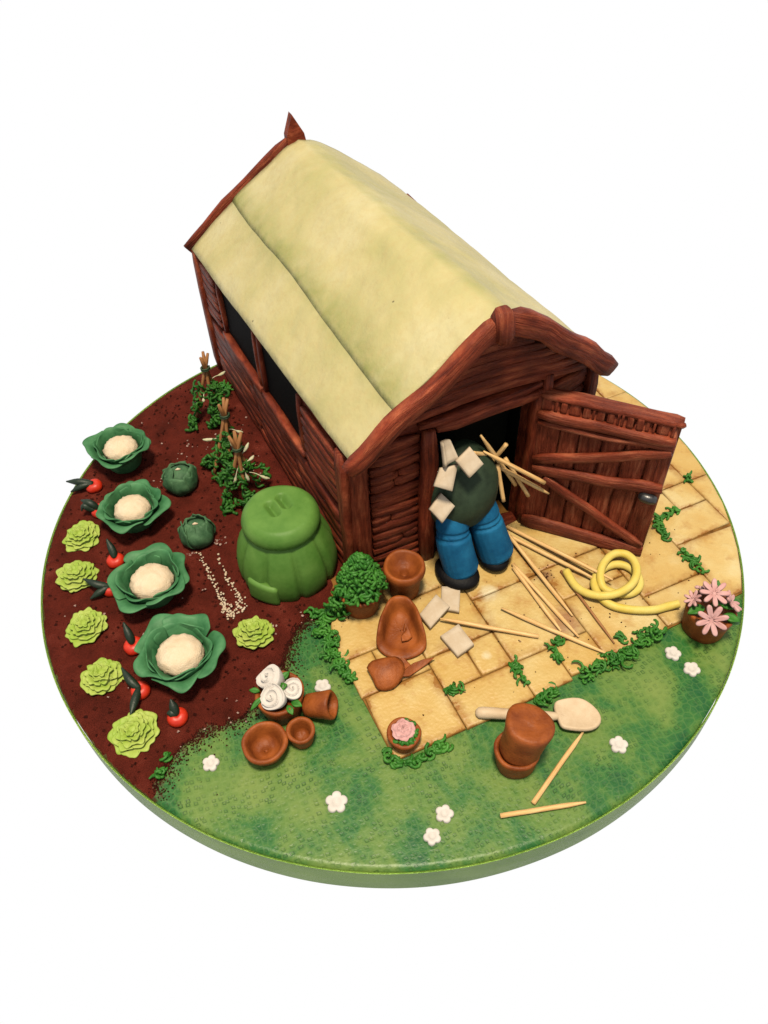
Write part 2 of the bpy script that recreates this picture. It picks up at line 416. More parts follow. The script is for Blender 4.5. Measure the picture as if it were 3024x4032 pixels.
RR = np.hypot(PX - BC.x, PY - BC.y)
keep = (SD > -.75) & (RR < BR + .15)
mb = MB(); idx = -np.ones(PX.shape, int); vs_ = []
for j in range(PX.shape[0]):
    for i in range(PX.shape[1]):
        if keep[j, i]:
            x, y = PX[j, i], PY[j, i]; r = RR[j, i]
            sd = SD[j, i] + .55 * nz(x * 1.3, y * 1.3) + .3 * nz(x * 3.5, y * 3.5, 5)
            z = max(-.12, min(.10, sd * .28)) + .05 * nz(x * 1.1, y * 1.1, 2) + .05 * nz(x * 3.3, y * 3.3, 8)
            if r > BR - .3:
                z = min(z, .02 + .03 * nz(x * 3, y * 3, 1))
            if r > BR - .1:
                s = (BR - .1) / r; x = BC.x + (x - BC.x) * s; y = BC.y + (y - BC.y) * s; z = -.015
            idx[j, i] = len(vs_); vs_.append((x, y, z))
fs = []
for j in range(PX.shape[0] - 1):
    for i in range(PX.shape[1] - 1):
        q = (idx[j, i], idx[j, i + 1], idx[j + 1, i + 1], idx[j + 1, i])
        if min(q) >= 0: fs.append(tuple(int(k) for k in q))
mb.add(vs_, fs)
tag(mb.build('soil_bed', 'soil'), 'dark red-brown cocoa soil bed left of the shed', kind='structure')

# --- patio: stained bed with raised slabs
def clip_circle(poly, R):
    """clip a convex polygon against the board circle (as 72-gon)"""
    out = poly
    for k in range(72):
        a = 2 * PI * k / 72; nx, ny = math.cos(a), math.sin(a); c = R
        new = []
        for i in range(len(out)):
            p, q = out[i], out[(i + 1) % len(out)]
            dp = (p[0] - BC.x) * nx + (p[1] - BC.y) * ny - c; dq = (q[0] - BC.x) * nx + (q[1] - BC.y) * ny - c
            if dp <= 0: new.append(p)
            if dp * dq < 0:
                t = dp / (dp - dq); new.append((p[0] + (q[0] - p[0]) * t, p[1] + (q[1] - p[1]) * t))
        out = new
        if len(out) < 3: return []
    return out
def dedupe(poly, eps=.28):
    out = []
    for p in poly:
        if not out or math.hypot(p[0] - out[-1][0], p[1] - out[-1][1]) > eps: out.append(p)
    if len(out) > 2 and math.hypot(out[0][0] - out[-1][0], out[0][1] - out[-1][1]) < eps: out.pop()
    return out
def inset(poly, d):
    n = len(poly); out = []
    for i in range(n):
        a, b, c = (Vector((*poly[i - 1], 0)), Vector((*poly[i], 0)), Vector((*poly[(i + 1) % n], 0)))
        e1 = (b - a).normalized(); e2 = (c - b).normalized()
        n1 = V(-e1.y, e1.x, 0); n2 = V(-e2.y, e2.x, 0); m = (n1 + n2)
        if m.length < 1e-6: m = n1
        m.normalize(); q = b + m * d / max(.35, m.dot(n1)); out.append((q.x, q.y))
    return out
patio_poly = [(-2.3, -9.26), (-2.42, -6), (-2.45, -3.9), (-2.3, -2.3), (-1.85, -.95), (.3, .5), (12.2, .5), (12.2, 14), (24, 14), (24, -8.65), (16.2, -8.7), (13, -8.8), (11.8, -8.9), (8.9, -8.95), (4.5, -9.25), (1.0, -9.33), (-1, -9.28)]
pb = dedupe(clip_circle([(-2.3, -9.2), (24, -8.6), (24, 14), (12.2, 14), (-1.6, .4), (-2.4, -3.5)], BR - .14))
mb = MB(); m_ = len(pb)
mb.add([(x, y, .085) for x, y in pb] + [(x, y, -.05) for x, y in pb], [tuple(range(m_))] + [(i, i + m_, (i + 1) % m_ + m_, (i + 1) % m_) for i in range(m_)])
patio = tag(mb.build('patio', 'joint', smooth=False), 'yellow paved patio of uneven rectangular icing slabs before the shed door', kind='structure')
slabs = [  # x0, x1, y0, y1
    (-2.3, 1.06, -9.28, -6.04), (1.06, 4.47, -9.3, -7.36), (4.47, 6.46, -9.25, -7.38), (6.46, 8.42, -9.1, -7.38),
    (8.42, 11.92, -8.95, -5.43), (11.92, 15.4, -8.82, -6.98), (15.4, 22, -8.72, -5.06),
    (1.06, 2.9, -7.36, -5.5), (2.9, 4.5, -7.36, -5.5), (4.5, 8.42, -7.38, -3.55), (1.06, 4.5, -5.5, -2.14),
    (-2.42, -1.0, -6.04, -4.0), (-1.0, 1.06, -6.04, -4.0), (8.42, 11.92, -5.43, -3.45), (11.92, 15.42, -6.98, -3.2),
    (15.42, 18.85, -5.06, -3.2), (18.85, 23, -5.06, -1.72), (17.1, 18.85, -3.2, -1.63), (15.0, 17.1, -3.2, -1.63),
    (4.5, 8.1, -3.55, .1), (8.1, 11.92, -3.45, .1), (11.92, 15.0, -3.2, .1), (.82, 4.5, -2.14, .1),
    (15.0, 18.85, -1.63, 2.2), (18.85, 23, -1.72, 2.4), (12.6, 15.0, .1, 4.0), (15.0, 17.0, 2.2, 6.0), (17.0, 21.5, 2.4, 6.0),
    (12.6, 15.0, 4.0, 8.0), (15.0, 19.0, 6.0, 9.6), (19.0, 22, 6.0, 9.6), (12.6, 15.0, 8.0, 12.0), (15.0, 18.5, 9.6, 13.5)]
def slab(poly, seed, h=.21):
    poly = dedupe(poly)
    p2 = []
    for i in range(len(poly)):                       # a little subdivision so that the edges can wander
        a, b = poly[i], poly[(i + 1) % len(poly)]; L = math.hypot(b[0] - a[0], b[1] - a[1]); k = max(1, int(L / 1.3))
        for j in range(k): p2.append((a[0] + (b[0] - a[0]) * j / k, a[1] + (b[1] - a[1]) * j / k))
    p2 = [(x + .045 * nz(x * 1.2, y * 1.2, seed), y + .045 * nz(x * 1.2, y * 1.2, seed + 9)) for x, y in p2]
    rings = [(inset(p2, .025), .0), (inset(p2, .02), h * .62), (inset(p2, .045), h * .86), (inset(p2, .1), h * .985), (inset(p2, .2), h)]
    m = len(p2); vs_, fs = [], []; tz = .02 * nz(seed * 3.1, 2.2)
    for q, z in rings: vs_ += [(x, y, z + (tz if z else 0)) for x, y in q]
    for r in range(len(rings) - 1):
        fs += [(r * m + i, r * m + (i + 1) % m, (r + 1) * m + (i + 1) % m, (r + 1) * m + i) for i in range(m)]
    fs.append(tuple((len(rings) - 1) * m + i for i in range(m)))
    mb = MB(); mb.add(vs_, fs); return mb
for i, (x0, x1, y0, y1) in enumerate(slabs):
    pl = clip_circle([(x0, y0), (x1, y0), (x1, y1), (x0, y1)], BR - .16)
    if len(pl) >= 3: slab(pl, i + 1.3).build('paving_slab', 'slab', patio)
slab([(-2.47, -4.0), (.82, -4.0), (.82, -.1), (-.3, -.1), (-1.75, -.95), (-2.3, -2.2)], 40.2).build('paving_slab', 'slab', patio)
slab([(.82, -4.0), (1.06, -4.0), (1.06, -2.14), (.82, -2.14)], 41.2).build('paving_slab', 'slab', patio)

# ---------------------------------------------------------------- shed
shed = thing('garden_shed', 'brown plank garden shed with pale green sheet roof and open door', 'shed')
def wx(y): return -.042 * y                            # left wall runs slightly outwards to the back
XR = 12.35
def zl(x): return 8.55 + (x + .2) * .735               # underside of the roof, left and right of the ridge
def zr(x): return 8.75 + (12.9 - x) * .735
RX = 6.45
# walls behind the boards (thick slabs); front wall keeps the doorway open
def part(name, mat, fn, parent=shed, **kw):
    m = MB(); fn(m); return m.build(name, mat, parent, **kw)
def prism_y(m, pts, y0, y1):
    k = len(pts); m.add([(x, y0, z) for x, z in pts] + [(x, y1, z) for x, z in pts],
        [tuple(range(k)), tuple(reversed(range(k, 2 * k)))] + [(i, i + k, (i + 1) % k + k, (i + 1) % k) for i in range(k)])
def front_wall(m):
    prism_y(m, [(.25, 0), (3.7, 0), (3.7, 8.6), (.25, 8.6)], .12, .8)
    prism_y(m, [(9.1, 0), (12.2, 0), (12.2, 8.75), (9.1, 8.6)], .12, .8)
    prism_y(m, [(.25, 8.6), (12.2, 8.6), (12.2, 8.95), (RX, 13.25), (.25, 8.8)], .12, .8)
part('front_wall', 'wood', front_wall, smooth=False)
part('back_wall', 'wood', lambda m: prism_y(m, [(wx(20) + .15, 0), (12.1, 0), (12.1, 8.6), (RX - .3, 12.6), (wx(20) + .15, 8.2)], 19.3, 19.9), smooth=False)
part('right_wall', 'wood', lambda m: box(m, (12.0, .8, 0), (12.3, 19.3, 8.8)), smooth=False)
def lw(m):
    def seg(y0, y1, z0, z1):
        v = [(wx(y0) + .12, y0, z0), (wx(y1) + .12, y1, z0), (wx(y1) + .7, y1, z0), (wx(y0) + .7, y0, z0)]
        v += [(x, y, z1) for x, y, _ in v]
        m.add(v, [(0, 3, 2, 1), (4, 5, 6, 7), (0, 1, 5, 4), (1, 2, 6, 5), (2, 3, 7, 6), (3, 0, 4, 7)])
    seg(.3, 19.3, 0, 4.7); seg(.3, 5.3, 4.7, 8.5); seg(10.2, 11.0, 4.7, 8.4); seg(16.3, 19.3, 4.7, 8.3); seg(5.3, 10.2, 8.05, 8.4); seg(11.0, 16.3, 8.0, 8.35)
part('left_wall', 'wood', lw, smooth=False)
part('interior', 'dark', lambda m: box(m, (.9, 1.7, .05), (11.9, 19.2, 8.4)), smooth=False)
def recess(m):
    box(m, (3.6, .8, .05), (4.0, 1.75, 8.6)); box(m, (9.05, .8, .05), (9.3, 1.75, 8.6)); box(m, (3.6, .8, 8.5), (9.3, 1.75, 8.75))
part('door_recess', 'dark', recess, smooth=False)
part('threshold', 'wood', lambda m: plank(m, [(3.9, .25, .22), (9.1, .25, .22)], (0, 0, 1), .9, .3, 3.3))

sd = [10.0]
def strip(name, path, normal, w_, t_, mat='wood', wob=.05, parent=shed, segl=.8):
    sd[0] += 1.37; m = MB(); plank(m, path, normal, w_, t_, sd[0], wob, True, segl); return m.build(name, mat, parent)
FN = (0, -1, 0); LN = (-1, 0, 0)
# front boards left of the door
z = .4
while z < 8.5:
    x0 = .95 + .05 * rnd.random(); hh = .46 + .12 * rnd.random(); tl = rnd.uniform(-.08, .12)
    if rnd.random() < .3:
        xm = rnd.uniform(1.7, 2.6)
        strip('board', [(x0, -.02, z), (xm, -.02, z + tl * .4)], FN, hh, .36, wob=.06); strip('board', [(xm + .05, -.02, z + tl * .5), (3.36, -.02, z + tl)], FN, hh * .92, .34, wob=.06)
    else: strip('board', [(x0, -.02, z), (3.36, -.02, z + tl)], FN, hh, .36, wob=.06)
    z += hh + .03
# gable boards, bowed upwards to the right
for k in range(11):
    zb = 9.32 + .47 * k
    xl = max(.35, -.2 + (zb - 8.55) / .735 - .25); xr = min(12.1, 12.9 - (zb + .3 - 8.75) / .735 + .1)
    if xr - xl < .7: break
    pts = []
    for j in range(9):
        t = j / 8; x = xl + (xr - xl) * t
        zz = zb + .42 * math.sin(PI * min(1, t * 1.05)) - .12 + .25 * t * (1 if k < 6 else .5)
        zz = min(zz, zl(x) - .12, zr(x) - .12)
        pts.append((x, -.02 - .015 * k, zz))
    strip('board', pts, FN, .47, .38, wob=.05)
# boards right of the door, climbing to the right
z = -.3
while z < 8.7:
    hh = .42 + .12 * rnd.random()
    a, b = max(.25, z), max(.3, z + .62)
    strip('board', [(9.85, -.02, a), (11.75, -.02, min(b, 8.95))], FN, hh, .36); z += hh + .05
# posts and door frame
strip('corner_post', [(.42, -.1, .05), (.38, -.12, 8.75)], FN, .82, .6, wob=.05)
strip('corner_post', [(-.1, .32, .05), (-.14, .3, 8.7)], LN, .8, .5, wob=.05)
strip('corner_post', [(12.05, -.08, .05), (12.1, -.1, 9.0)], FN, .62, .6, wob=.05)
strip('corner_post', [(12.38, .3, .05), (12.4, .3, 8.9)], (1, 0, 0), .7, .5)
strip('corner_post', [(wx(20) - .05, 19.7, .05), (wx(20) - .05, 19.7, 8.3)], LN, .8, .6)
strip('door_jamb', [(3.82, -.2, .1), (3.62, -.22, 3), (3.78, -.22, 6), (3.72, -.2, 8.75)], FN, .8, .6, wob=.08)
strip('door_jamb', [(9.28, -.12, .1), (9.32, -.14, 8.9)], FN, .6, .6)
strip('door_jamb', [(9.62, -.1, .1), (9.66, -.12, 9.6)], FN, .52, .5)
strip('lintel', [(4.1, -.2, 8.72), (6.5, -.22, 8.78), (9.1, -.2, 8.82)], FN, .5, .6, wob=.06)
strip('lintel', [(3.3, -.12, 9.05), (6.5, -.12, 9.12), (9.3, -.1, 9.25)], FN, .4, .5, wob=.06)
# left wall boards: below the windows, near panel, far panel
z = .42
while z < 4.5:
    hh = .6 + .2 * rnd.random(); cuts = [.75, rnd.uniform(5, 7.5), rnd.uniform(11, 14), 19.3]
    for a, b in zip(cuts, cuts[1:]):
        tl = rnd.uniform(-.1, .1)
        strip('board', [(wx(a) - .02, a + .03, z), (wx(b) - .02, b - .03, z + tl)], LN, hh, .4, wob=.07)
    z += hh + .03
for (a, b) in ((.75, 4.75), (16.8, 19.3)):
    z = 4.95
    while z < 8.3:
        hh = .5 + .2 * rnd.random()
        strip('board', [(wx(a) - .02, a, z + (.1 if a < 5 else 0)), (wx(b) - .02, b, z - .1)], LN, hh, .4, wob=.07); z += hh + .03
for k, (a, b) in enumerate(((5.3, 10.2), (11.0, 16.3))):
    win = part('window', 'pane', lambda m: m.add([(wx(a) + .1, a - .1, 4.6), (wx(b) + .1, b + .1, 4.6), (wx(b) + .1, b + .1, 8.3), (wx(a) + .1, a - .1, 8.3), (wx(a) + .6, a - .1, 4.6), (wx(b) + .6, b + .1, 4.6), (wx(b) + .6, b + .1, 8.3), (wx(a) + .6, a - .1, 8.3)], [(0, 3, 2, 1), (4, 5, 6, 7), (0, 1, 5, 4), (2, 3, 7, 6), (1, 2, 6, 5), (3, 0, 4, 7)]), smooth=False)
    strip('window_frame', [(wx(a) + .02, a - .15, 4.6), (wx(a) + .02, a - .1, 8.2)], LN, .34, .34, parent=win)
    strip('window_frame', [(wx(b) + .02, b + .15, 4.6), (wx(b) + .02, b + .1, 8.2)], LN, .34, .34, parent=win)
    strip('window_sill', [(wx(a) - .06, a - .4, 4.62), (wx(b) - .06, b + .4, 4.55)], LN, .5, .45, parent=win, wob=.07)
# right wall boards
z = .4
while z < 8.6:
    strip('board', [(12.42, .8, z), (12.42, 19.3, z)], (1, 0, 0), .9, .35, segl=2); z += .95
z = .5
while z < 8.2:
    strip('board', [(wx(20) + .3, 20.0, z), (12.1, 20.0, z)], (0, 1, 0), .95, .35, segl=2); z += 1.0

# roof sheets
def roof_pt(side, s, t, off=0.0):
    """s 0 ridge .. 1 eave, t 0 front .. 1 back"""
    rf, rb = V(6.5, -.75, 14.0), V(6.0, 19.9, 13.2)
    if side < 0: ef, eb = V(-.12, -.75, 9.12), V(-1.08, 19.9, 8.35)
    else: ef, eb = V(12.45, -.75, 9.6), V(12.1, 19.9, 8.8)
    r = rf.lerp(rb, t); e = ef.lerp(eb, t); p = r.lerp(e, s)
    y = p.y
    p.z += .34 * math.sin(PI * s) * (.5 + .5 * nz(y * .16, s * 2, side)) - .25 * math.exp(-(s / .07) ** 2)
    p.z += .16 * nz(y * .22 + 3, s * 2.4, side * 3) + .05 * nz(y * .8, s * 7, 2)
    if s > .93: p.z -= (s - .93) * 1.6
    sl = (e - r).normalized(); nrm = sl.cross(V(0, 1, 0)) * (1 if side < 0 else -1)
    if nrm.z < 0: nrm = -nrm
    return p + nrm * off
def sheet(segs_fn, nt, th, green):
    """segs_fn(t) -> list of (side, s, off) along the cross section"""
    m = MB(); vs_, g, fs = [], [], []
    rows = [segs_fn(j / nt) for j in range(nt + 1)]; k = len(rows[0])
    for layer in (0, 1):
        for j, row in enumerate(rows):
            for (side, s, off) in row:
                p = roof_pt(side, s, j / nt, off - layer * th); p.y += .07 * nz(p.x * .8, j, 3) if j in (0, nt) else 0
                vs_.append(p); g.append((p.y, green(side, s, j / nt), 0))
    o = k * (nt + 1)
    for j in range(nt):
        for i in range(k - 1):
            q = (j * k + i, j * k + i + 1, (j + 1) * k + i + 1, (j + 1) * k + i)
            fs.append(q); fs.append(tuple(x + o for x in reversed(q)))
    for j in range(nt):
        for i in (0, k - 1):
            q = (j * k + i, (j + 1) * k + i, (j + 1) * k + i + o, j * k + i + o); fs.append(q if i == 0 else tuple(reversed(q)))
    for i in range(k - 1):
        for j in (0, nt):
            q = (j * k + i + 1, j * k + i, j * k + i + o, j * k + i + 1 + o); fs.append(q if j == 0 else tuple(reversed(q)))
    m.add(vs_, fs, g); return m
def seam(t): return .685 - .085 * t + .008 * math.sin(t * 9)
def low(t):
    s0 = seam(t) - .06; return [(-1, s0 + (1.0 - s0) * i / 12, .02) for i in range(13)]
def up(t):
    s1 = seam(t); L = [(-1, s1 * (1 - i / 20), .13 if i > 1 else (.05, .11)[i]) for i in range(20)]
    L += [(-1, .0, .15)] + [(1, i / 22, .12) for i in range(1, 23)]
    return L
def gr_low(side, s, t): return max(0, 1 - abs(s - seam(t)) / .06) * .5 + .05
def gr_up(side, s, t):
    if side < 0: return max(0, 1 - (seam(t) - s) / .26) ** 1.5 * 1.15 + .06
    return .45 * max(0, 1 - s / .6) + .1
sheet(low, 60, .14, gr_low).build('roof_sheet', 'roof', shed)
sheet(up, 60, .14, gr_up).build('roof_sheet', 'roof', shed)
# bargeboards and ridge piece
strip('bargeboard', [(-.35, -1.0, 8.75), (1.5, -1.02, 10.25), (3.3, -1.02, 11.5), (5.2, -1.02, 12.95), (6.35, -1.0, 13.95)], FN, .86, .62, wob=.12, segl=.5)
strip('bargeboard', [(6.6, -1.0, 13.85), (8.5, -1.05, 12.85), (10.3, -1.05, 11.3), (12.3, -1.0, 9.55)], FN, 1.0, .7, wob=.12, segl=.5)
strip('ridge_cap', [(6.4, -1.1, 13.0), (6.38, -1.12, 14.42)], FN, .75, .8, wob=.1)
strip('bargeboard', [(-1.25, 20.05, 8.25), (1.3, 20.1, 10.1), (4.0, 20.05, 11.95), (5.6, 20.05, 13.0)], (0, 1, 0), .9, .34, wob=.1)
strip('bargeboard', [(6.2, 19.95, 12.3), (9.2, 19.95, 10.2), (11.6, 19.95, 8.4)], (0, 1, 0), .9, .3, wob=.1)
mb = MB(); v = [(5.3, 19.85, 12.7), (6.4, 19.85, 12.8), (6.3, 19.85, 13.35), (5.72, 19.9, 14.4), (5.3, 19.85, 13.35)]
mb.add(v + [(x, y + .5, z_) for x, y, z_ in v], [tuple(range(5)), tuple(reversed(range(5, 10)))] + [(i, i + 5, (i + 1) % 5 + 5, (i + 1) % 5) for i in range(5)])
mb.build('finial', 'wood', shed, smooth=False)

# door leaf, standing open
H0 = V(9.32, -.3, .22); DT = V(.69, -.724, 0).normalized(); DN = V(-DT.y, DT.x, 0) * -1
if DN.dot(V(-8, -22, 0) - H0) < 0: DN = -DN
def dp(s, z, off=0.0): return H0 + DT * s + V(0, 0, z) + DN * off
DW, DH = 6.08, 8.35
mb = MB(); c = [dp(0, 0, -.55), dp(DW, 0, -.55), dp(DW, 0, -.08), dp(0, 0, -.08)]
v = c + [p + V(0, 0, DH) for p in c]
mb.add(v, [(0, 3, 2, 1), (4, 5, 6, 7), (0, 1, 5, 4), (1, 2, 6, 5), (2, 3, 7, 6), (3, 0, 4, 7)])
door = mb.build('door', 'door', shed, smooth=False)
xs = [0, 1.05, 1.95, 2.95, 4.0, 5.05, DW]
for a, b in zip(xs, xs[1:]):
    strip('plank', [dp((a + b) / 2, .1), dp((a + b) / 2 + .03, DH - .1)], DN, b - a - .05, .28, 'door', .02, door)
strip('rail', [dp(-.05, .42, .22), dp(2, .4, .22), dp(4.3, .32, .22), dp(DW, .34, .22)], DN, .85, .32, 'door', .06, door, .5)
strip('rail', [dp(.1, 4.15, .22), dp(2.2, 4.35, .24), dp(4.3, 4.52, .22), dp(DW, 4.75, .22)], DN, .62, .32, 'door', .05, door, .5)
strip('rail', [dp(0, 7.6, .24), dp(3, 7.55, .24), dp(DW - .1, 7.62, .24)], DN, .5, .36, 'door', .06, door, .5)
strip('rail', [dp(0.05, 7.1, .2), dp(3, 7.05, .2), dp(DW - .1, 7.2, .2)], DN, .3, .28, 'door', .06, door, .5)
strip('brace', [dp(.1, 4.75, .24), dp(2.2, 5.5, .24), dp(4.6, 6.45, .24), dp(DW - .1, 7.0, .22)], DN, .5, .3, 'door', .06, door, .5)
strip('brace', [dp(.7, 3.75, .24), dp(2.4, 2.75, .24), dp(4.5, 1.55, .24), dp(DW - .15, .75, .24)], DN, .48, .3, 'door', .05, door, .5)
mb = MB(); s_ = .06
while s_ < DW - .12:
    ww = rnd.choice((.12, .16, .3, .34, .5)); ww = min(ww, DW - .05 - s_)
    plank(mb, [dp(s_ + ww / 2, 7.78, .0), dp(s_ + ww / 2, 8.44, -.04)], DN, ww, .42, s_ * 3, .015, False, .2, 6); s_ += ww + rnd.choice((.07, .09, .12))
mb.build('comb_edge', 'door', door)
sd[0] += 1; mb = MB(); plank(mb, [dp(-.05, 8.5, -.16), dp(2, 8.52, -.16), dp(4, 8.46, -.16), dp(DW + .02, 8.48, -.16)], (0, 0, 1), .72, .3, sd[0], .05, True, .35, 5)
tube(mb, [dp(DW - .3, 8.45, .05), dp(DW, 8.5, .06), dp(DW + .1, 8.55, .05)], [.12, .14, .09], 8)
mb.build('top_strip', 'door', door)
mb = MB(); tube(mb, [dp(5.2, 4.16, .34), dp(5.35, 4.2, .4), dp(5.7, 4.18, .42), dp(5.92, 4.12, .36)], [.17, .25, .26, .2], 10); mb.build('handle', 'handle', door)

# ---------------------------------------------------------------- person bending into the doorway
pers = thing('person', 'figure in dark green jumper and blue trousers bending headfirst into the shed doorway', 'person', (5.5, -1.9, .2))
def rel(p): return Vector(p) - V(5.5, -1.9, .2)
mb = MB()
def leg(path, r0):
    pts = smooth_path(path, 22); m = len(pts); rs = []
    for i, q in enumerate(pts):
        t = i / (m - 1); r = r0[0] + (r0[1] - r0[0]) * t + (.04 if t > .52 else 0)
        for c_ in (.44, .52): r -= .1 * math.exp(-((t - c_) / .02) ** 2)
        if t > .96: r *= .94
        rs.append(r)
    tube(mb, [rel(q) for q in pts], rs, 20)
leg([(5.0, -.5, 4.6), (4.6, -1.15, 3.4), (4.53, -1.55, 2.3), (4.76, -2.0, .72)], (.78, .84))
leg([(5.85, -.5, 4.6), (6.2, -1.1, 3.4), (6.4, -1.45, 2.3), (6.78, -1.9, .72)], (.74, .87))
# torso and shoulders going into the dark
tube(mb, [rel(q) for q in smooth_path([(5.4, -.7, 4.4), (5.45, -.4, 5.0), (5.5, .4, 5.3), (5.55, 1.2, 5.0)], 5)], .95, 18)
body = mb.build('body', 'trousers', pers)
rm = body.modifiers.new('remesh', 'REMESH'); rm.mode = 'VOXEL'; rm.voxel_size = .055
sm = body.modifiers.new('smooth', 'SMOOTH'); sm.iterations = 2
mb = MB(); vs_, fs = [], []; nu, nv = 28, 20
for j in range(nv + 1):
    ph = PI * j / nv; sp = math.sin(ph) ** .72 if j < nv / 2 else math.sin(ph)
    for i in range(nu):
        a = 2 * PI * i / nu; sx = sp * math.cos(a); sy = sp * math.sin(a); sz = -math.cos(ph)
        f = 1 + .1 * (-sz) * (1 if sz < 0 else .6)
        x = 5.48 + 1.76 * sx * f + .12 * sz; y = -.4 + 1.55 * sy * f + .35 * max(0, sz); zz = 4.75 + (2.25 if sz > 0 else 2.1) * sz
        
        q = .07 * nz(x * .8, y * .8, zz * .8)
        vs_.append(rel((x + sx * q, y + sy * q, zz + sz * q)))
fs = [(j * nu + i, j * nu + (i + 1) % nu, (j + 1) * nu + (i + 1) % nu, (j + 1) * nu + i) for j in range(nv) for i in range(nu)]
mb.add(vs_, fs); mb.build('jumper', 'jumper', pers)
def shoe(cx, cy, ang, sc=1.0):
    m = MB(); vs_ = []; nu, nv = 24, 12; ca, sa = math.cos(ang), math.sin(ang)
    for j in range(nv + 1):
        ph = PI * j / nv
        for i in range(nu):
            a = 2 * PI * i / nu; x = sc * .9 * abs(math.sin(ph)) ** .7 * math.cos(a); y = sc * 1.15 * abs(math.sin(ph)) ** .7 * math.sin(a); z_ = .38 - .36 * math.cos(ph) * (1 if math.cos(ph) > 0 else 1.15)
            if y > .3: x *= 1 - .18 * (y - .3)
            vs_.append(rel((cx + x * ca - y * sa, cy + x * sa + y * ca, .2 + max(.02, z_))))
    m.add(vs_, [(j * nu + i, j * nu + (i + 1) % nu, (j + 1) * nu + (i + 1) % nu, (j + 1) * nu + i) for j in range(nv) for i in range(nu)])
    m.build('shoe', 'shoe', pers)
shoe(4.5, -1.98, .45, 1.05); shoe(6.6, -1.85, -.1, .86)

# ---------------------------------------------------------------- cream squares
def tile(pts, label, th=.2, bend=0.0, seed=0):
    P = [Vector(q) for q in pts]; c = sum(P, V(0, 0, 0)) / 4
    nrm = (P[1] - P[0]).cross(P[3] - P[0]).normalized()
    if nrm.z < 0: nrm = -nrm
    m = MB(); n_ = 6; vs_ = []
    def q(u, v): return P[0].lerp(P[1], u).lerp(P[3].lerp(P[2], u), v)
    rings = []
    top = [[None] * (n_ + 1) for _ in range(n_ + 1)]
    for layer, (off, k) in enumerate(((th, .94), (th * .72, 1.0), (0, 1.0))):
        row = []
        for i in range(n_ + 1):
            for j in range(n_ + 1):
                u, v_ = i / n_, j / n_; p = q(u, v_); p = c + (p - c) * k
                p = p + nrm * (off + bend * ((u - .5) ** 2) * 4 + .02 * nz(p.x * 2, p.y * 2, seed)); vs_.append(p - c)
    N_ = (n_ + 1) ** 2; fs = []
    id_ = lambda l, i, j: l * N_ + i * (n_ + 1) + j
    for i in range(n_):
        for j in range(n_):
            fs.append((id_(0, i, j), id_(0, i + 1, j), id_(0, i + 1, j + 1), id_(0, i, j + 1)))
            fs.append((id_(2, i, j), id_(2, i, j + 1), id_(2, i + 1, j + 1), id_(2, i + 1, j)))
    for l in (0, 1):
        for i in range(n_):
            for (a, b) in (((i, 0), (i + 1, 0)), ((i + 1, n_), (i, n_)), ((0, i + 1), (0, i)), ((n_, i), (n_, i + 1))):
                fs.append((id_(l + 1, *a), id_(l + 1, *b), id_(l, *b), id_(l, *a)))
    m.add(vs_, fs); o = m.build('cream_square', 'cream', loc=c)
    return tag(o, label, 'square', 'thick cream squares of icing')
tile([(4.53, -1.15, 7.43), (5.31, -.96, 7.77), (5.69, -1.59, 7.11), (4.91, -1.78, 6.77)], 'cream square lying uppermost on the shoulder of the green jumper', .24, 0, 1)
tile([(3.94, -.9, 7.03), (4.78, -1.0, 7.03), (4.16, -1.68, 6.17), (3.43, -1.3, 6.49)], 'cream square leaning on the jumper, middle one of the column by the door jamb', .22, -.06, 2)
tile([(3.95, -1.0, 5.56), (4.39, -1.55, 5.01), (3.6, -1.85, 4.54), (3.22, -1.3, 5.12)], 'lowest cream square stuck on the left door jamb beside the jumper', .24, 0, 3)
tile([(4.02, -.55, 8.25), (4.44, -.45, 8.2), (4.62, -1.0, 7.4), (3.95, -1.0, 7.2)], 'curled cream strip at the top, nearest the door lintel', .2, .14, 4)
tile([(3.5, -2.3, .26), (4.3, -2.75, .26), (3.55, -4.0, .26), (2.85, -3.45, .26)], 'cream square on the slabs touching the black shoe', .22, 0, 5)
tile([(1.74, -3.38, .42), (2.97, -2.71, .46), (3.22, -3.64, .46), (1.89, -4.23, .3)], 'cream square on the slabs overlapping another one beside the broken pot', .22, 0, 6)
tile([(2.11, -4.82, .24), (3.2, -4.58, .24), (3.29, -5.89, .24), (2.32, -6.12, .24)], 'cream square lying alone, nearest the lawn and clear of the others', .26, 0, 7)

# ---------------------------------------------------------------- toothpicks
def stick(a, b, label, r=.105, taper=2, dark=False, sag=0):
    a, b = Vector(a), Vector(b); c = (a + b) / 2; n_ = 10; pts, rs = [], []
    for i in range(n_ + 1):
        t = i / n_; pts.append(a.lerp(b, t) - c + V(.02 * nz(t * 3, a.x), .02 * nz(t * 3, a.y, 4), 0))
        e = 1.0
        if taper & 1 and t < .22: e = .45 + .55 * t / .22
        if taper & 2 and t > .78: e = .45 + .55 * (1 - t) / .22
        rs.append(r * e)
    m = MB(); tube(m, pts, rs, 8, seed=a.x * 3.1 + b.y)
    return tag(m.build('toothpick', 'cane' if dark else 'stick', loc=c), label, 'toothpick', 'wooden toothpicks')
stick((8.36, -.32, .34), (10.9, -5.76, .75), 'toothpick reaching from the doorway onto the yellow hose loop, uppermost of the pair', taper=2)
stick((7.98, -.61, .32), (10.34, -5.23, .5), 'toothpick running from the trousers to the left of the hose loop, lower of the pair', taper=2)
stick((8.03, -1.1, .55), (8.24, -6.46, .32), 'toothpick lying between the pair at the hose and the pair at the trouser hem')
stick((7.34, -2.57, .32), (7.83, -7.58, .32), 'right toothpick of the pair starting at the blue trouser hem')
stick((7.25, -2.77, .32), (7.28, -6.95, .32), 'left toothpick of the pair starting at the blue trouser hem')
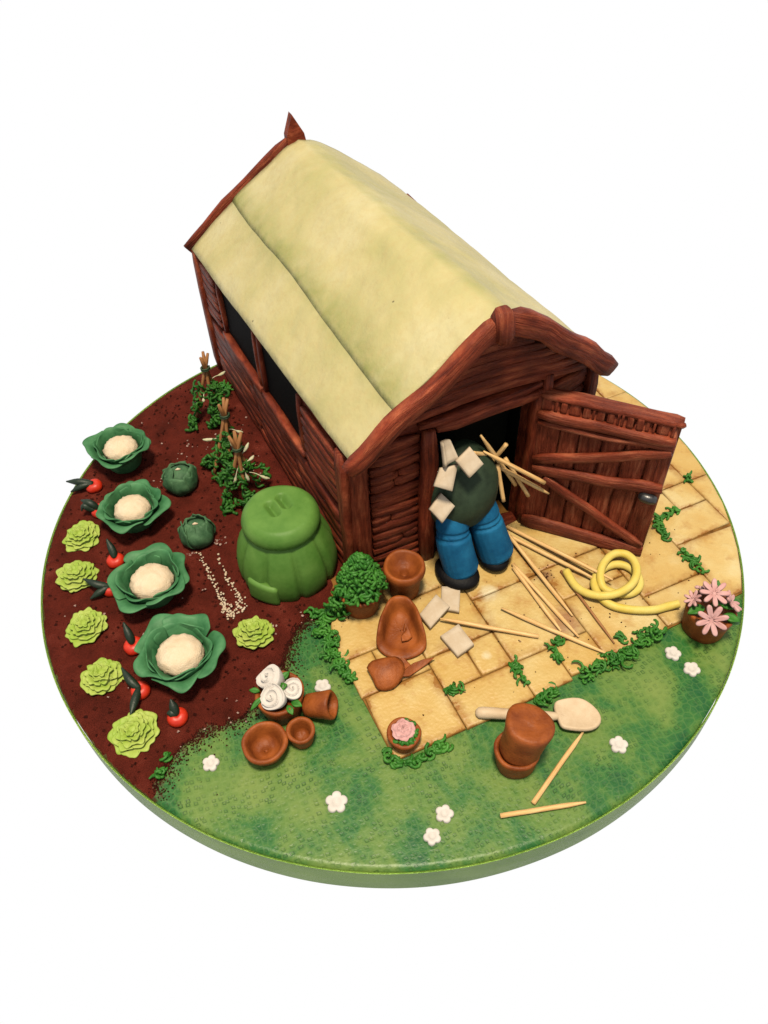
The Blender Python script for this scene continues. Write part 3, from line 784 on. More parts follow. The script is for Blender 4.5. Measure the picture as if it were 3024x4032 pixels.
stick((5.43, -4.66, .4), (8.48, -8.9, .32), 'lone toothpick crossing the patio to the tuft at the lawn edge', taper=3)
stick((2.54, -4.0, .5), (6.19, -6.74, .32), 'toothpick poking out from under the cream square on the slabs', taper=1)
stick((9.25, -3.96, .3), (9.1, -8.56, .3), 'thin orange-brown toothpick passing under the end of the hose', r=.07, dark=True)
stick((5.38, -11.53, .14), (1.87, -13.22, .12), 'toothpick on the lawn coming out under the trowel blade', taper=1)
stick((.46, -13.1, .12), (3.78, -14.09, .12), 'toothpick on the lawn nearest the ribbon edge', taper=2)
stick((6.15, -.55, 7.75), (8.2, -.75, 3.9), 'toothpick standing tall in the doorway behind the crossing ones', taper=1)
stick((6.34, -.6, 6.75), (9.2, -1.65, 4.4), 'longest toothpick jutting from the jumper across to the open door', taper=1)
stick((7.25, -.65, 5.4), (9.6, -1.6, 3.42), 'toothpick jutting to the open door below the longest one', taper=2)
stick((7.6, -.5, 5.7), (8.75, -1.15, 3.25), 'short toothpick pointing down between the door and the jumper', taper=0)
stick((7.05, -.75, 5.75), (7.2, -1.35, 3.8), 'toothpick hanging almost upright along the right side of the jumper', taper=0)
stick((7.55, -.55, 6.65), (6.95, -.2, 5.2), 'short toothpick end sticking up behind the crossing ones', taper=0)
stick((5.65, -.8, 7.1), (6.5, -.5, 6.4), 'toothpick stub tucked against the uppermost cream square', taper=0)

# ---------------------------------------------------------------- hose
hp = [(9.4, -4.15, .42), (9.28, -5.1, .45), (9.48, -5.8, .55), (9.95, -6.3, .68), (10.65, -6.55, .78), (11.45, -6.45, .82), (12.1, -6.02, .82), (12.45, -5.4, .82), (12.4, -4.85, .82), (12.0, -4.55, .82), (11.5, -4.58, .78), (10.9, -4.9, .74), (10.5, -5.4, .6), (10.42, -5.85, .45), (10.75, -6.3, .41), (11.3, -6.62, .4), (11.9, -6.55, .4), (12.3, -6.1, .4), (12.35, -5.5, .4), (12.05, -5.0, .4), (11.5, -4.8, .4), (10.8, -4.92, .4), (10.25, -5.3, .4), (10.0, -5.9, .4), (10.05, -6.5, .4), (10.35, -7.0, .4), (11, -7.5, .4), (11.8, -7.88, .4), (12.5, -8.0, .4), (13.0, -8.15, .5)]
mb = MB(); P_ = smooth_path(hp, 6); tube(mb, [q - V(11, -5.6, .2) for q in P_], [.2 + .012 * nz(i * .3) for i in range(len(P_))], 12)
tag(mb.build('garden_hose', 'hose', loc=(11, -5.6, .2)), 'yellow hose coiled in a double loop on the patio', 'hose')

# ---------------------------------------------------------------- pots
def pot_profile(rb, rt, h, wall=.22, inner=.5, hole=0, flare=.0):
    """outer wall up, rounded lip, inner wall down to the floor at h*inner"""
    p = [(rb * .9, 0), (rb, .06)]
    for i in range(1, 6):
        t = i / 6; p.append((rb + (rt - rb) * (t ** (1 + flare)), .06 + (h - .16) * t))
    p += [(rt, h - .1), (rt - wall * .12, h - .03), (rt - wall * .45, h), (rt - wall * .8, h - .03), (rt - wall, h - .12)]
    zi = h * (1 - inner)
    for i in range(1, 6):
        t = i / 6; p.append(((rt - wall) * (1 - t) ** .0 * (1 - .35 * t) , h - .12 - (h - .12 - zi) * t))
    p += [((rt - wall) * .45, zi + .01), (max(hole, .02), zi - (.0 if not hole else 0.02))]
    if hole: p += [(hole, .02)]
    return p
def pot_mesh(rb, rt, h, seed, **kw):
    m = MB(); lathe(m, pot_profile(rb, rt, h, **kw), 36, .05, seed); return m
def P(x, y, z=0.0): return V(x, y, z)
t = thing('flower_pot', 'empty upright terracotta pot with wide funnel mouth beside the door jamb', 'pot', (1.85, -1.6, .2), 'terracotta pots')
mb = MB(); lathe(mb, [(.62, 0), (.7, .08), (.76, .7), (.8, 1.35), (.86, 1.42), (.98, 1.5), (1.02, 1.72), (1.0, 1.95), (.94, 2.03), (.86, 2.03), (.78, 1.96), (.66, 1.72), (.5, 1.56), (.3, 1.45), (.17, 1.36), (.13, 1.1), (.02, 1.05)], 40, .04, 1.1); mb.build('pot_body', 'terracotta', t)

t = thing('potted_bush', 'terracotta pot with cone of curly piped green leaves at the shed corner', 'potted plant', (-.42, -1.5, .2))
pot_mesh(.82, 1.06, 1.45, 2.2, inner=.2).build('pot', 'terracotta', t)
mb = MB(); r_ = random.Random(3)
def squiggle(m, c, rr, L, rad):
    d = Vector((r_.uniform(-1, 1), r_.uniform(-1, 1), r_.uniform(-1, .6))).normalized(); e = d.orthogonal().normalized(); ph = r_.random() * 6
    pts = []
    for i in range(6):
        t_ = i / 5 - .5; a = ph + t_ * r_.uniform(2, 4)
        pts.append(Vector(c) + d * L * t_ + e * rr * math.cos(a * 1.3) + d.cross(e) * rr * math.sin(a))
    tube(m, pts, [rad * .8, rad, rad, rad, rad, rad * .6], 6)
for i in range(330):
    a = r_.random() * 2 * PI; h = r_.random() ** 1.25; R_ = 1.04 * (1 - h ** 1.1 * .95); z_ = 1.62 + 2.0 * h
    squiggle(mb, (R_ * math.cos(a) + .1, R_ * math.sin(a), z_), .15, .5, .082)
for i in range(60):
    squiggle(mb, (-1.15 + r_.gauss(0, .22), .05 + r_.gauss(0, .22), .55 + r_.gauss(0, .35)), .15, .45, .08)
mb.build('foliage', 'piped', t)
mb = MB(); lathe(mb, [(.7, 1.4), (.9, 1.5), (.85, 1.8), (.45, 2.7), (.08, 3.4)], 20, .05, 4); mb.build('foliage_core', 'piped', t)

# broken pot: half of a pot lying on its back
def half_pot(label):
    ol = smooth_path([(-.72, -3.9, 0), (-.3, -3.25, 0), (.15, -2.75, 0), (.6, -2.38, 0), (1.05, -2.25, 0), (1.48, -2.48, 0), (1.68, -3.0, 0), (1.66, -3.6, 0), (1.52, -4.3, 0), (1.36, -4.95, 0), (1.0, -5.2, 0), (.4, -5.25, 0), (-.15, -5.05, 0), (-.58, -4.6, 0), (-.74, -4.2, 0), (-.72, -3.9, 0)], 3)[:-1]
    c = V(.62, -3.75, .2); m = MB(); k = len(ol); vs_ = []
    for s_, zf, z0 in ((.93, 0, 0.0), (1.0, .35, .02), (1.0, .7, .05), (.94, .97, .07), (.85, 1.0, .08), (.75, .86, .09), (.68, .45, .12), (.62, .12, .14), (.4, .03, .14), (.02, 0, .14)):
        for p in ol:
            d = p - c; d.z = 0
            mouth = 1 / (1 + math.exp(-(-.42 * d.x - .9 * d.y - .72) * 7)); h = 1.0 - .86 * mouth; h *= 1 + .12 * nz(p.x * 2, p.y * 2)
            vs_.append(V(d.x * s_ , d.y * s_ + .06 * (1 - s_), z0 + zf * h + .015 * nz(p.x * 3, p.y * 3, s_)))
    m.add(vs_, [(r * k + i_, (r + 1) * k + i_, (r + 1) * k + (i_ + 1) % k, r * k + (i_ + 1) % k) for r in range(9) for i_ in range(k)])
    o = m.build('broken_pot', 'terracotta', loc=c, sub=1); return tag(o, label, 'pot', 'broken terracotta pot and its pieces')
half_pot('broken terracotta pot lying open on its back on the slabs')
def shard(outline, c, label, bowl=.12, tilt=(0, 0, 1), th=.13, name='pot_shard', flip=1):
    """outline: xy points around c; curved thin piece"""
    m = MB(); k = len(outline); vs_ = [V(0, 0, 0)]; rings = 5; fs = []
    nrm = Vector(tilt).normalized(); q = V(0, 0, 1).rotation_difference(nrm)
    rr = max(math.hypot(x, y) for x, y in outline)
    for r in range(1, rings + 1):
        s = r / rings
        for (x, y) in outline:
            p = V(x * s, y * s, flip * bowl * ((x * s) ** 2 + (y * s) ** 2) / rr ** 2); vs_.append(p)
    vs_ = [q @ p for p in vs_]
    fs = [(0, 1 + i, 1 + (i + 1) % k) for i in range(k)] + [(1 + (r - 1) * k + i, 1 + r * k + i, 1 + r * k + (i + 1) % k, 1 + (r - 1) * k + (i + 1) % k) for r in range(1, rings) for i in range(k)]
    zmin = min(p.z for p in vs_)
    m.add(vs_, fs); o = m.build(name, 'terracotta', loc=V(c[0], c[1], c[2] - zmin + th / 2), solid=th)
    return tag(o, label, 'shard', 'broken terracotta pot and its pieces')
shard([(-.28, -.36), (.02, -.42), (.26, -.34), (.3, 0), (.24, .42), (.1, .1), (-.2, -.12)], (.66, -4.0, .42), 'small pointed shard inside the broken pot', .05, (.1, -.3, 1), .1)
shard([(-.36, .02), (-.2, -.22), (.1, -.42), (.22, -.5), (.28, -.2), (.2, .1), (.12, .42), (-.1, .2)], (-.02, -5.35, .22), 'ragged little shard at the mouth of the broken pot', .06, (0, -.1, 1), .11)
ol = []
for i in range(26):
    a = 2 * PI * i / 26; R_ = .82 * (1 + .05 * math.sin(3 * a + 1))
    x, y = R_ * math.cos(a) * 1.02, R_ * math.sin(a) * .92
    ol.append((x, min(y, .62 - .25 * x)))
ol = [(x if x > -.66 else -.66 - (x + .66) * .2, y) for x, y in ol]
shard(ol, (-1.0, -5.55, .2), 'round bowl-shaped shard, the largest broken piece', .3, (-.12, -.25, 1), .15, flip=-1)
shard([(-.85, -.12), (-.5, .12), (0, .24), (.5, .22), (.95, .1), (.6, -.02), (.1, -.14), (-.45, -.24)], (.38, -5.78, .22), 'long curved blade-like shard right of the bowl-shaped one', .22, (.05, -.45, 1), .12)

# white rose pot and companions
t = thing('potted_roses', 'terracotta pot holding three white roses at the edge of the soil', 'potted plant', (-5.65, -4.9, 0))
pot_mesh(.82, 1.06, 1.45, 3.1, inner=.25).build('pot', 'terracotta', t)
def rose(m, R_, H_, c, axis, seed, turns=2.6):
    mt = rot_to(axis, c); vs_ = []; nr, na = 26, 40
    prof_b = [(.05, -H_), (R_ * .45, -H_ * .8), (R_ * .85, -H_ * .35), (R_ * 1.0, -.05)]
    for (r, z_) in prof_b:
        for k in range(na):
            a = 2 * PI * k / na; s = 1 + .06 * math.sin(3 * a + seed); vs_.append(mt @ V(r * s * math.cos(a), r * s * math.sin(a), z_))
    for i in range(nr):
        r = 1 - i / (nr - 1) * .97
        for k in range(na):
            a = 2 * PI * k / na; q = r * turns + a / (2 * PI) + seed + .06 * math.sin(3 * a); f = q - math.floor(q)
            z_ = .08 + .1 * (1 - r) + .2 * (f ** 4) * R_ / .5 - .03; s = 1 + .06 * math.sin(3 * a + seed)
            if r > .95: z_ = max(z_, .06)
            vs_.append(mt @ V(R_ * r * s * math.cos(a), R_ * r * s * math.sin(a), z_))
    tot = len(prof_b) + nr
    m.add(vs_, [(i * na + k, i * na + (k + 1) % na, (i + 1) * na + (k + 1) % na, (i + 1) * na + k) for i in range(tot - 1) for k in range(na)])
for c_, ax, s_, R_ in (((-.18, .5, 1.95), (-.6, .2, 1), .1, .55), ((-.36, -.38, 1.85), (-.5, -.15, 1), .5, .54), ((.5, -.3, 1.75), (.1, -.2, 1), .8, .44)):
    m = MB(); rose(m, R_, .95, c_, ax, s_, 2.1); m.build('rose', 'white', t)
def leaf_mesh(m, a, d, L, wd, up=(0, 0, 1), cup=.15):
    a, d = Vector(a), Vector(d).normalized(); s = d.cross(Vector(up)).normalized(); n_ = s.cross(d); vs_ = []
    for i in range(7):
        t_ = i / 6; ww = wd * math.sin(PI * min(.97, t_ * .9 + .08))
        for j in range(5):
            u = (j - 2) / 2; vs_.append(a + d * L * t_ + s * ww * u + n_ * (cup * abs(u) * ww * 2 - .5 * L * t_ * t_ * .4))
    m.add(vs_, [(i * 5 + j, i * 5 + j + 1, (i + 1) * 5 + j + 1, (i + 1) * 5 + j) for i in range(6) for j in range(4)])
for a_, d_, L_, w_ in (((.3, -.7, 1.45), (.5, -.6, .25), .5, .17), ((.05, -.1, 1.75), (.3, -.1, .5), .45, .2), ((-.7, .05, 1.5), (-.9, -.35, -.1), .75, .12), ((.25, .45, 1.5), (.7, .3, .3), .5, .16), ((.1, -.75, 1.4), (.1, -1, .1), .45, .15), ((-.75, .35, 1.5), (-.8, .5, .2), .45, .13)):
    m = MB(); leaf_mesh(m, a_, d_, L_, w_); m.build('leaf', 'piped', t, solid=.07)
t = thing('flower_pot', 'small terracotta pot lying on its side right of the white roses', 'pot', (-4.2, -5.85, 0), 'terracotta pots')
m = MB(); lathe(m, pot_profile(.5, .64, 1.25, wall=.2, inner=.75), 32, .05, 5.5, rot_to((.78, -.5, .3), (-.55, .35, .5))); m.build('pot_body', 'terracotta', t)
t = thing('flower_pot', 'smallest upright terracotta pot, between the shallow bowl and the pot on its side', 'pot', (-5.4, -6.62, 0), 'terracotta pots')
pot_mesh(.48, .62, .92, 6.6, inner=.75, wall=.2).build('pot_body', 'terracotta', t)
t = thing('flower_pot', 'shallow wide terracotta bowl with a hole in its floor, on the lawn', 'pot', (-6.98, -6.48, 0), 'terracotta pots')
m = MB(); lathe(m, [(.6, 0), (.68, .05), (.82, .4), (.95, .7), (.97, .82), (.93, .9), (.85, .92), (.77, .86), (.7, .7), (.6, .4), (.5, .22), (.3, .15), (.1, .13), (.09, .02)], 40, .06, 7.7); m.build('pot_body', 'terracotta', t)
t = thing('potted_rose', 'small terracotta pot with one pink rose at the patio corner', 'potted plant', (-1.6, -8.62, .08))
pot_mesh(.56, .73, .85, 8.8, inner=.2).build('pot', 'terracotta', t)
def rosette(m, R_, H_, tiers, petals, seed, depth, c=(0, 0, 0), nr=34, na=72):
    vs_ = []; rr_ = random.Random(int(seed * 100)); ph = [rr_.random() * 6.3 for _ in range(12)]; am = [rr_.uniform(.7, 1.2) for _ in range(12)]
    for i in range(nr + 1):
        r = i / nr
        for k in range(na):
            a = 2 * PI * k / na
            edge = 1 + .05 * math.sin(petals * a + ph[0]) + .03 * math.sin((petals * 2 + 1) * a + ph[1]) + .09 * nz(math.cos(a) * 1.4, math.sin(a) * 1.4, seed)
            q = r * tiers + .2 * math.sin(5 * a + ph[3] + 2.2 * math.floor(r * tiers)) + a / (2 * PI) ; f = q - math.floor(q)
            z_ = H_ * (1 - r ** 2.0) * .72 + depth * f ** 1.6 * (1 + .25 * math.sin(6 * a + ph[5] + r * 5)) + .03 * nz(math.cos(a) * 3, math.sin(a) * 3, seed + r * 5)
            x = R_ * r * edge * math.cos(a); y = R_ * r * edge * math.sin(a)
            vs_.append(V(x, y, z_ + .1) + Vector(c))
    for k in range(na):
        p = vs_[nr * na + k] - Vector(c); vs_.append(V(p.x * .9, p.y * .9, .0) + Vector(c))
    m.add(vs_, [(i * na + k, i * na + (k + 1) % na, (i + 1) * na + (k + 1) % na, (i + 1) * na + k)[::-1] for i in range(nr + 1) for k in range(na)][::1])
m = MB(); rosette(m, .5, .34, 3.2, 6, 4.2, .1, (.02, .05, .78), 24, 48); m.build('rose', 'pink', t)
m = MB(); r_ = random.Random(9)
for i in range(26):
    a = PI * 1.05 + r_.random() * 4.2; squiggle(m, (.52 * math.cos(a), .52 * math.sin(a), .84), .06, .22, .075)
m.build('leaf_ring', 'piped', t)

t = thing('flower_pot', 'upright terracotta pot on the lawn with another pot standing in it', 'pot', (2.2, -11.35, 0), 'terracotta pots')
pot_mesh(.82, .95, 1.2, 9.9, inner=.7, wall=.2).build('pot_body', 'terracotta', t)
t = thing('flower_pot', 'terracotta pot tipped upside down into the upright pot beside the trowel', 'pot', (2.15, -11.4, .7), 'terracotta pots')
m = MB(); lathe(m, [(.02, 0), (.5, .0), (.74, .08), (.8, .4), (.84, .9), (.9, 1.4), (.97, 1.75), (1.0, 1.95), (.97, 2.08), (.86, 2.13), (.6, 2.09), (.3, 2.05), (.02, 2.04)], 36, .06, 10.3, rot_to((.24, .06, .96))); m.build('pot_body', 'terracotta', t)
t = thing('potted_daisies', 'terracotta pot of pink daisies at the right rim of the board', 'potted plant', (13.4, -9.5, 0))
pot_mesh(.92, 1.12, 1.6, 11.7, inner=.2).build('pot', 'terracotta', t)
def daisy(m, R_, c, axis, seed, n_=8):
    mt = rot_to(axis, c); vs_ = []; na = 128; prof = ((0, .0), (.16, .0), (.3, .06), (.5, .08), (.72, .075), (.9, .06), (1.0, .02))
    for layer in (0, 1):
        for (s, z_) in prof:
            for k in range(na):
                a = 2 * PI * k / na; dd = (a + seed) % (2 * PI / n_) - PI / n_; pt = abs(math.cos(n_ * dd / 2)); out = min(1 - .5 * dd * dd * 9, .165 / max(.01, abs(math.sin(dd)))); rr = R_ * s * (1 if s <= .16 else max(.3, out))
                vs_.append(mt @ V(rr * math.cos(a), rr * math.sin(a), z_ * (1 + .4 * math.sin(a * 2 + seed)) * (1 if layer == 0 else .2) - .08 * layer + .14 * (s ** 2) * pt))
    k_ = len(prof); fs = []
    for i in range(k_ - 1):
        for k in range(na):
            q = (i * na + k, i * na + (k + 1) % na, (i + 1) * na + (k + 1) % na, (i + 1) * na + k); fs.append(q[::-1]); fs.append(tuple(x + k_ * na for x in q))
    i = k_ - 1
    fs += [(i * na + k, i * na + (k + 1) % na, (i + k_) * na + (k + 1) % na, (i + k_) * na + k)[::-1] for k in range(na)]
    m.add(vs_, fs)
for c_, ax, s_, R_ in (((-.05, .15, 2.55), (-.2, -.25, 1), .3, .66), ((-.72, -.68, 2.0), (-.45, -.8, .8), .9, .72), ((.62, -.35, 2.1), (.7, -.3, .8), .2, .55), ((-.75, .5, 2.1), (-.7, .2, .9), .5, .42), ((.2, .75, 2.0), (.3, .8, .8), .6, .5)):
    m = MB(); daisy(m, R_, c_, ax, s_); m.build('daisy', 'pink', t)
for a_, d_, L_, w_ in (((-.4, .1, 1.75), (-.9, .1, .1), .8, .26), ((.1, -.6, 1.7), (.5, -.7, .2), .7, .24), ((.3, -.2, 1.8), (.6, -.4, .3), .7, .24), ((.5, .4, 1.9), (.4, .5, .8), .6, .18), ((-.3, -.3, 1.75), (-.4, -.6, .3), .7, .22), ((0, .1, 1.7), (.1, -.3, .6), .7, .28), ((.2, -.75, 1.6), (.6, -.5, -.1), .6, .2)):
    m = MB(); leaf_mesh(m, a_, d_, L_, w_); m.build('leaf', 'piped', t, solid=.08)

# trowel
t = thing('trowel', 'pale cream trowel lying across patio edge and lawn behind the stacked pots', 'trowel', (4.0, -10.2, .0))
rt = lambda p: Vector(p) - V(4.0, -10.2, 0)
m = MB(); tube(m, [rt(q) for q in smooth_path([(1.7, -8.9, .38), (2.3, -9.22, .4), (3.2, -9.72, .36), (4.3, -10.28, .3), (5.0, -10.62, .3)], 4)], [.14, .24, .26, .26, .25, .25, .24, .24, .24, .24, .23, .23, .22, .2, .17, .12, .08], 12); m.build('handle', 'trowel', t)
m = MB(); bl = [(4.6, -10.95), (4.66, -10.72), (4.72, -10.42), (4.8, -10.15), (4.96, -9.93), (5.14, -9.88), (5.6, -9.98), (6.05, -10.16), (6.28, -10.45), (6.42, -10.85), (6.44, -11.2), (6.34, -11.48), (6.1, -11.68), (5.7, -11.72), (5.25, -11.52), (4.85, -11.26), (4.64, -11.1)]
cx, cy = 5.5, -10.8; vs_ = [rt((cx, cy, .2))]; k = len(bl)
for s_ in (.33, .66, .9, 1.0):
    for (x, y) in bl: vs_.append(rt((cx + (x - cx) * s_, cy + (y - cy) * s_, .2 + .16 * s_ ** 2 + .02 * nz(x * 2, y * 2))))
fs = [(0, 1 + i, 1 + (i + 1) % k)[::-1] for i in range(k)] + [(1 + r * k + i, 1 + (r + 1) * k + i, 1 + (r + 1) * k + (i + 1) % k, 1 + r * k + (i + 1) % k)[::-1] for r in range(3) for i in range(k)]
m.add(vs_, fs); m.build('blade', 'trowel', t, solid=.2, sub=1)

# ---------------------------------------------------------------- blossoms on the lawn
def blossom(x, y, R_, rot, label):
    m = MB(); na = 60; vs_ = []
    prof = ((0, .07), (.25, .06), (.38, .1), (.7, .13), (.9, .12), (1.0, .07), (1.0, 0))
    for (s, z_) in prof:
        for k in range(na):
            a = 2 * PI * k / na; lob = abs(math.cos(2.5 * (a + rot))) ** .55; rr = R_ * s * (1 - .34 * (1 - lob) * s)
            vs_.append((rr * math.cos(a), rr * math.sin(a), z_ + (.015 * lob if .3 < s < .95 else 0)))
    m.add(vs_, [(i * na + k, i * na + (k + 1) % na, (i + 1) * na + (k + 1) % na, (i + 1) * na + k)[::-1] for i in range(len(prof) - 1) for k in range(na)])
    o = m.build('blossom', 'white', loc=(x, y, .005)); o.rotation_euler = (rnd.uniform(-.06, .06), rnd.uniform(-.06, .06), 0)
    return tag(o, label, 'blossom', 'white five-petalled blossoms on the lawn')
blossom(-9.26, -5.99, .37, .2, 'white blossom near the soil edge, leftmost on the lawn')
blossom(-3.7, -4.66, .38, .6, 'white blossom beside the pot with three white roses')
blossom(-5.16, -9.78, .46, .1, 'largest white blossom, alone in the middle of the front lawn')
blossom(-1.48, -12.06, .38, .4, 'white blossom of the front pair, the one farther from the ribbon')
blossom(-2.32, -12.64, .36, .9, 'white blossom of the front pair, the one close to the ribbon')
blossom(6.43, -12.62, .4, .3, 'white blossom between the trowel blade and the right rim')
blossom(11.51, -11.05, .38, .8, 'white blossom below the daisy pot, nearer the rim')
blossom(11.28, -10.03, .38, .5, 'white blossom below the daisy pot, nearer the patio edge')

# ---------------------------------------------------------------- vegetables
def cup_leaf(m, th0, dth, r0, r1, z0, z1, seed, curl=.25, pw=1.05, wv=1.0):
    nu, nv = 14, 9; vs_ = []; sk = .25 * nz(seed, 3.3)
    for j in range(nv + 1):
        v_ = j / nv
        for i in range(nu + 1):
            u = 2 * i / nu - 1; ve = v_ * (1 - .22 * abs(u) ** 2.6 + .1 * nz(u * 2, seed, 1))
            r = r0 + (r1 - r0) * (ve ** pw); z_ = z0 + (z1 - z0) * (math.sin(ve * PI / 2) ** .85)
            wdt = dth * (.75 + .25 * math.sin(PI * min(1, ve * .75 + .1)))
            r += wv * (.16 * ve ** 2 * math.sin(u * 4.2 + seed * 3) + .16 * ve ** 2 * nz(u * 1.6, ve * 2, seed))
            z_ += wv * .16 * ve ** 2 * nz(u * 2.2 + 5, ve, seed) - curl * max(0, ve - .72) ** 2 * 6
            th = th0 + u * wdt + sk * ve
            vs_.append((r * math.cos(th), r * math.sin(th), z_))
    m.add(vs_, [(j * (nu + 1) + i, j * (nu + 1) + i + 1, (j + 1) * (nu + 1) + i + 1, (j + 1) * (nu + 1) + i) for j in range(nv) for i in range(nu)])
def cauliflower(x, y, label, seed, S=1.0, rise=0.0):
    t = thing('cauliflower', label, 'cauliflower', (x, y, .03), 'cauliflowers with cream curds'); rr = random.Random(seed)
    a0 = rr.random() * 6
    for k in range(5):
        m = MB(); cup_leaf(m, a0 + k * 2 * PI / 5 + rr.uniform(-.15, .15), .8, .6, 1.66 * S * rr.uniform(.9, 1.14), .02 + .01 * k, 1.5 + rise + rr.uniform(-.2, .2), seed + k * 1.7, .22, .85)
        m.build('leaf', 'leafgreen', t, solid=.075, sub=1)
    for k in range(5):
        m = MB(); cup_leaf(m, a0 + .5 + k * 2 * PI / 5 + rr.uniform(-.2, .2), 1.0, .8 * S, 1.22 * S * rr.uniform(.97, 1.08), .05 + .01 * k, 1.5 + rise + rr.uniform(-.15, .2), seed + 20 + k * 1.3, .1, .6)
        m.build('leaf', 'leafgreen', t, solid=.075, sub=1)
    m = MB(); vs_ = []; nu, nv = 44, 22
    for j in range(nv + 1):
        ph = PI * j / nv
        for i in range(nu):
            a = 2 * PI * i / nu; d = V(math.sin(ph) * math.cos(a), math.sin(ph) * math.sin(a), math.cos(ph))
            vd = mn.voronoi(d * 3.4 + V(seed, 0, 0))[0][0]; s = 1 - .16 * min(vd, .6) + .05 * nz(d.x * 7, d.y * 7, d.z * 7 + seed)
            vs_.append(V(d.x * .98 * S * s, d.y * .98 * S * s, .98 + rise + d.z * .66 * s))
    m.add(vs_, [(j * nu + i, j * nu + (i + 1) % nu, (j + 1) * nu + (i + 1) % nu, (j + 1) * nu + i)[::-1] for j in range(nv) for i in range(nu)])
    m.build('curd', 'curd', t)
cauliflower(-8.45, 13.55, 'cauliflower at the far end of the row near the rim, deep leaf bowl', 11, 1.04, .2)
cauliflower(-8.92, 8.85, 'second cauliflower from the far end, beside the small cabbages', 23, 1.04)
cauliflower(-9.15, 3.7, 'third cauliflower, overlapped by the nearest one, beside the seed rows', 38, 1.14)
cauliflower(-9.0, -.95, 'nearest cauliflower with its curd most exposed, close to the lawn', 52, 1.16)

def cabbage(x, y, R_, seed, label):
    t = thing('cabbage', label, 'cabbage', (x, y, .02), 'small dark green cabbages'); rr = random.Random(seed)
    m = MB(); vs_ = []; nu, nv = 24, 14
    def sph(ph, a, k): return V(R_ * k * math.sin(ph) * math.cos(a), R_ * k * math.sin(ph) * math.sin(a), R_ * .78 - R_ * .92 * k * math.cos(ph) * -1)
    for j in range(nv + 1):
        for i in range(nu): vs_.append(sph(PI * j / nv, 2 * PI * i / nu, .92))
    m.add(vs_, [(j * nu + i, j * nu + (i + 1) % nu, (j + 1) * nu + (i + 1) % nu, (j + 1) * nu + i)[::-1] for j in range(nv) for i in range(nu)]); m.build('heart', 'cabbage', t)
    a0 = rr.random() * 6
    for k in range(9):
        m = MB(); vs_ = []; c = a0 + k * 2.4; nu2, nv2 = 12, 10; top = rr.uniform(.25, 1.0)
        for j in range(nv2 + 1):
            v_ = j / nv2; ph = 2.4 + (top - 2.4) * v_
            for i in range(nu2 + 1):
                u = 2 * i / nu2 - 1; a = c + u * (1.0 - .25 * v_) ; kk = .93 + .018 * k + .3 * max(0, abs(u) - .65) * v_ + .45 * max(0, v_ - .78) * (1 + 1.2 * nz(u * 2, seed + k)) + .09 * nz(u * 2, v_ * 2.5, seed + k)
                vs_.append(sph(ph + .16 * abs(u) ** 2 * v_, a, kk))
        m.add(vs_, [(j * (nu2 + 1) + i, j * (nu2 + 1) + i + 1, (j + 1) * (nu2 + 1) + i + 1, (j + 1) * (nu2 + 1) + i) for j in range(nv2) for i in range(nu2)])
        m.build('leaf', 'cabbage', t, solid=.06)
    m = MB(); tube(m, [(-.12, .02, R_ * 1.62), (0, -.02, R_ * 1.68), (.14, -.06, R_ * 1.64)], [.04, .075, .03], 7); m.build('cream_spot', 'curd', t)
cabbage(-6.0, 10.3, .86, 5, 'small round cabbage nearer the bean canes, smooth leaves')
cabbage(-6.25, 6.1, .82, 9, 'small round cabbage above the seed rows, crinkled leaves')

def lettuce(x, y, R_, seed, label):
    m = MB(); rr = random.Random(int(seed * 10))
    for n_, ra, rb, za, zb, dth, cl in ((8, .45, 1.02, .0, .16, .5, .03), (8, .4, .9, .08, .3, .5, .02), (7, .32, .72, .2, .44, .55, .0), (6, .22, .52, .34, .54, .62, -.05), (4, .1, .3, .44, .62, .9, -.1)):
        a0 = rr.random() * 6
        for k in range(n_): cup_leaf(m, a0 + k * 2 * PI / n_, dth, ra * R_, rb * R_ * rr.uniform(.93, 1.06), za, zb + rr.uniform(-.03, .04), seed + k * 1.9 + n_ * 7 + ra, cl, 1.0, .38)
    lathe(m, [(R_ * .72, 0), (R_ * .78, .08), (R_ * .55, .3), (R_ * .3, .46), (.02, .54)], 24, .04, seed)
    o = m.build('lettuce', 'lettuce', loc=(x, y, .06), solid=.07); o.rotation_euler = (rnd.uniform(-.1, .1), rnd.uniform(-.1, .1), rnd.random() * 6)
    return tag(o, label, 'lettuce', 'frilly yellow-green lettuces')
lettuce(-11.75, 8.95, .95, 1.2, 'frilly yellow-green lettuce farthest up the rim row')
lettuce(-12.5, 6.4, 1.02, 2.3, 'frilly lettuce in the rim row with carrot leaves lying over it')
lettuce(-12.6, 3.1, .98, 3.4, 'frilly lettuce, middle one of the five along the rim')
lettuce(-12.5, .05, .95, 4.5, 'frilly lettuce in the rim row, second nearest to the lawn')
lettuce(-11.8, -3.3, 1.02, 5.6, 'frilly lettuce at the lawn end of the rim row')
lettuce(-5.55, -.75, .95, 6.7, 'frilly lettuce standing alone below the seed rows')

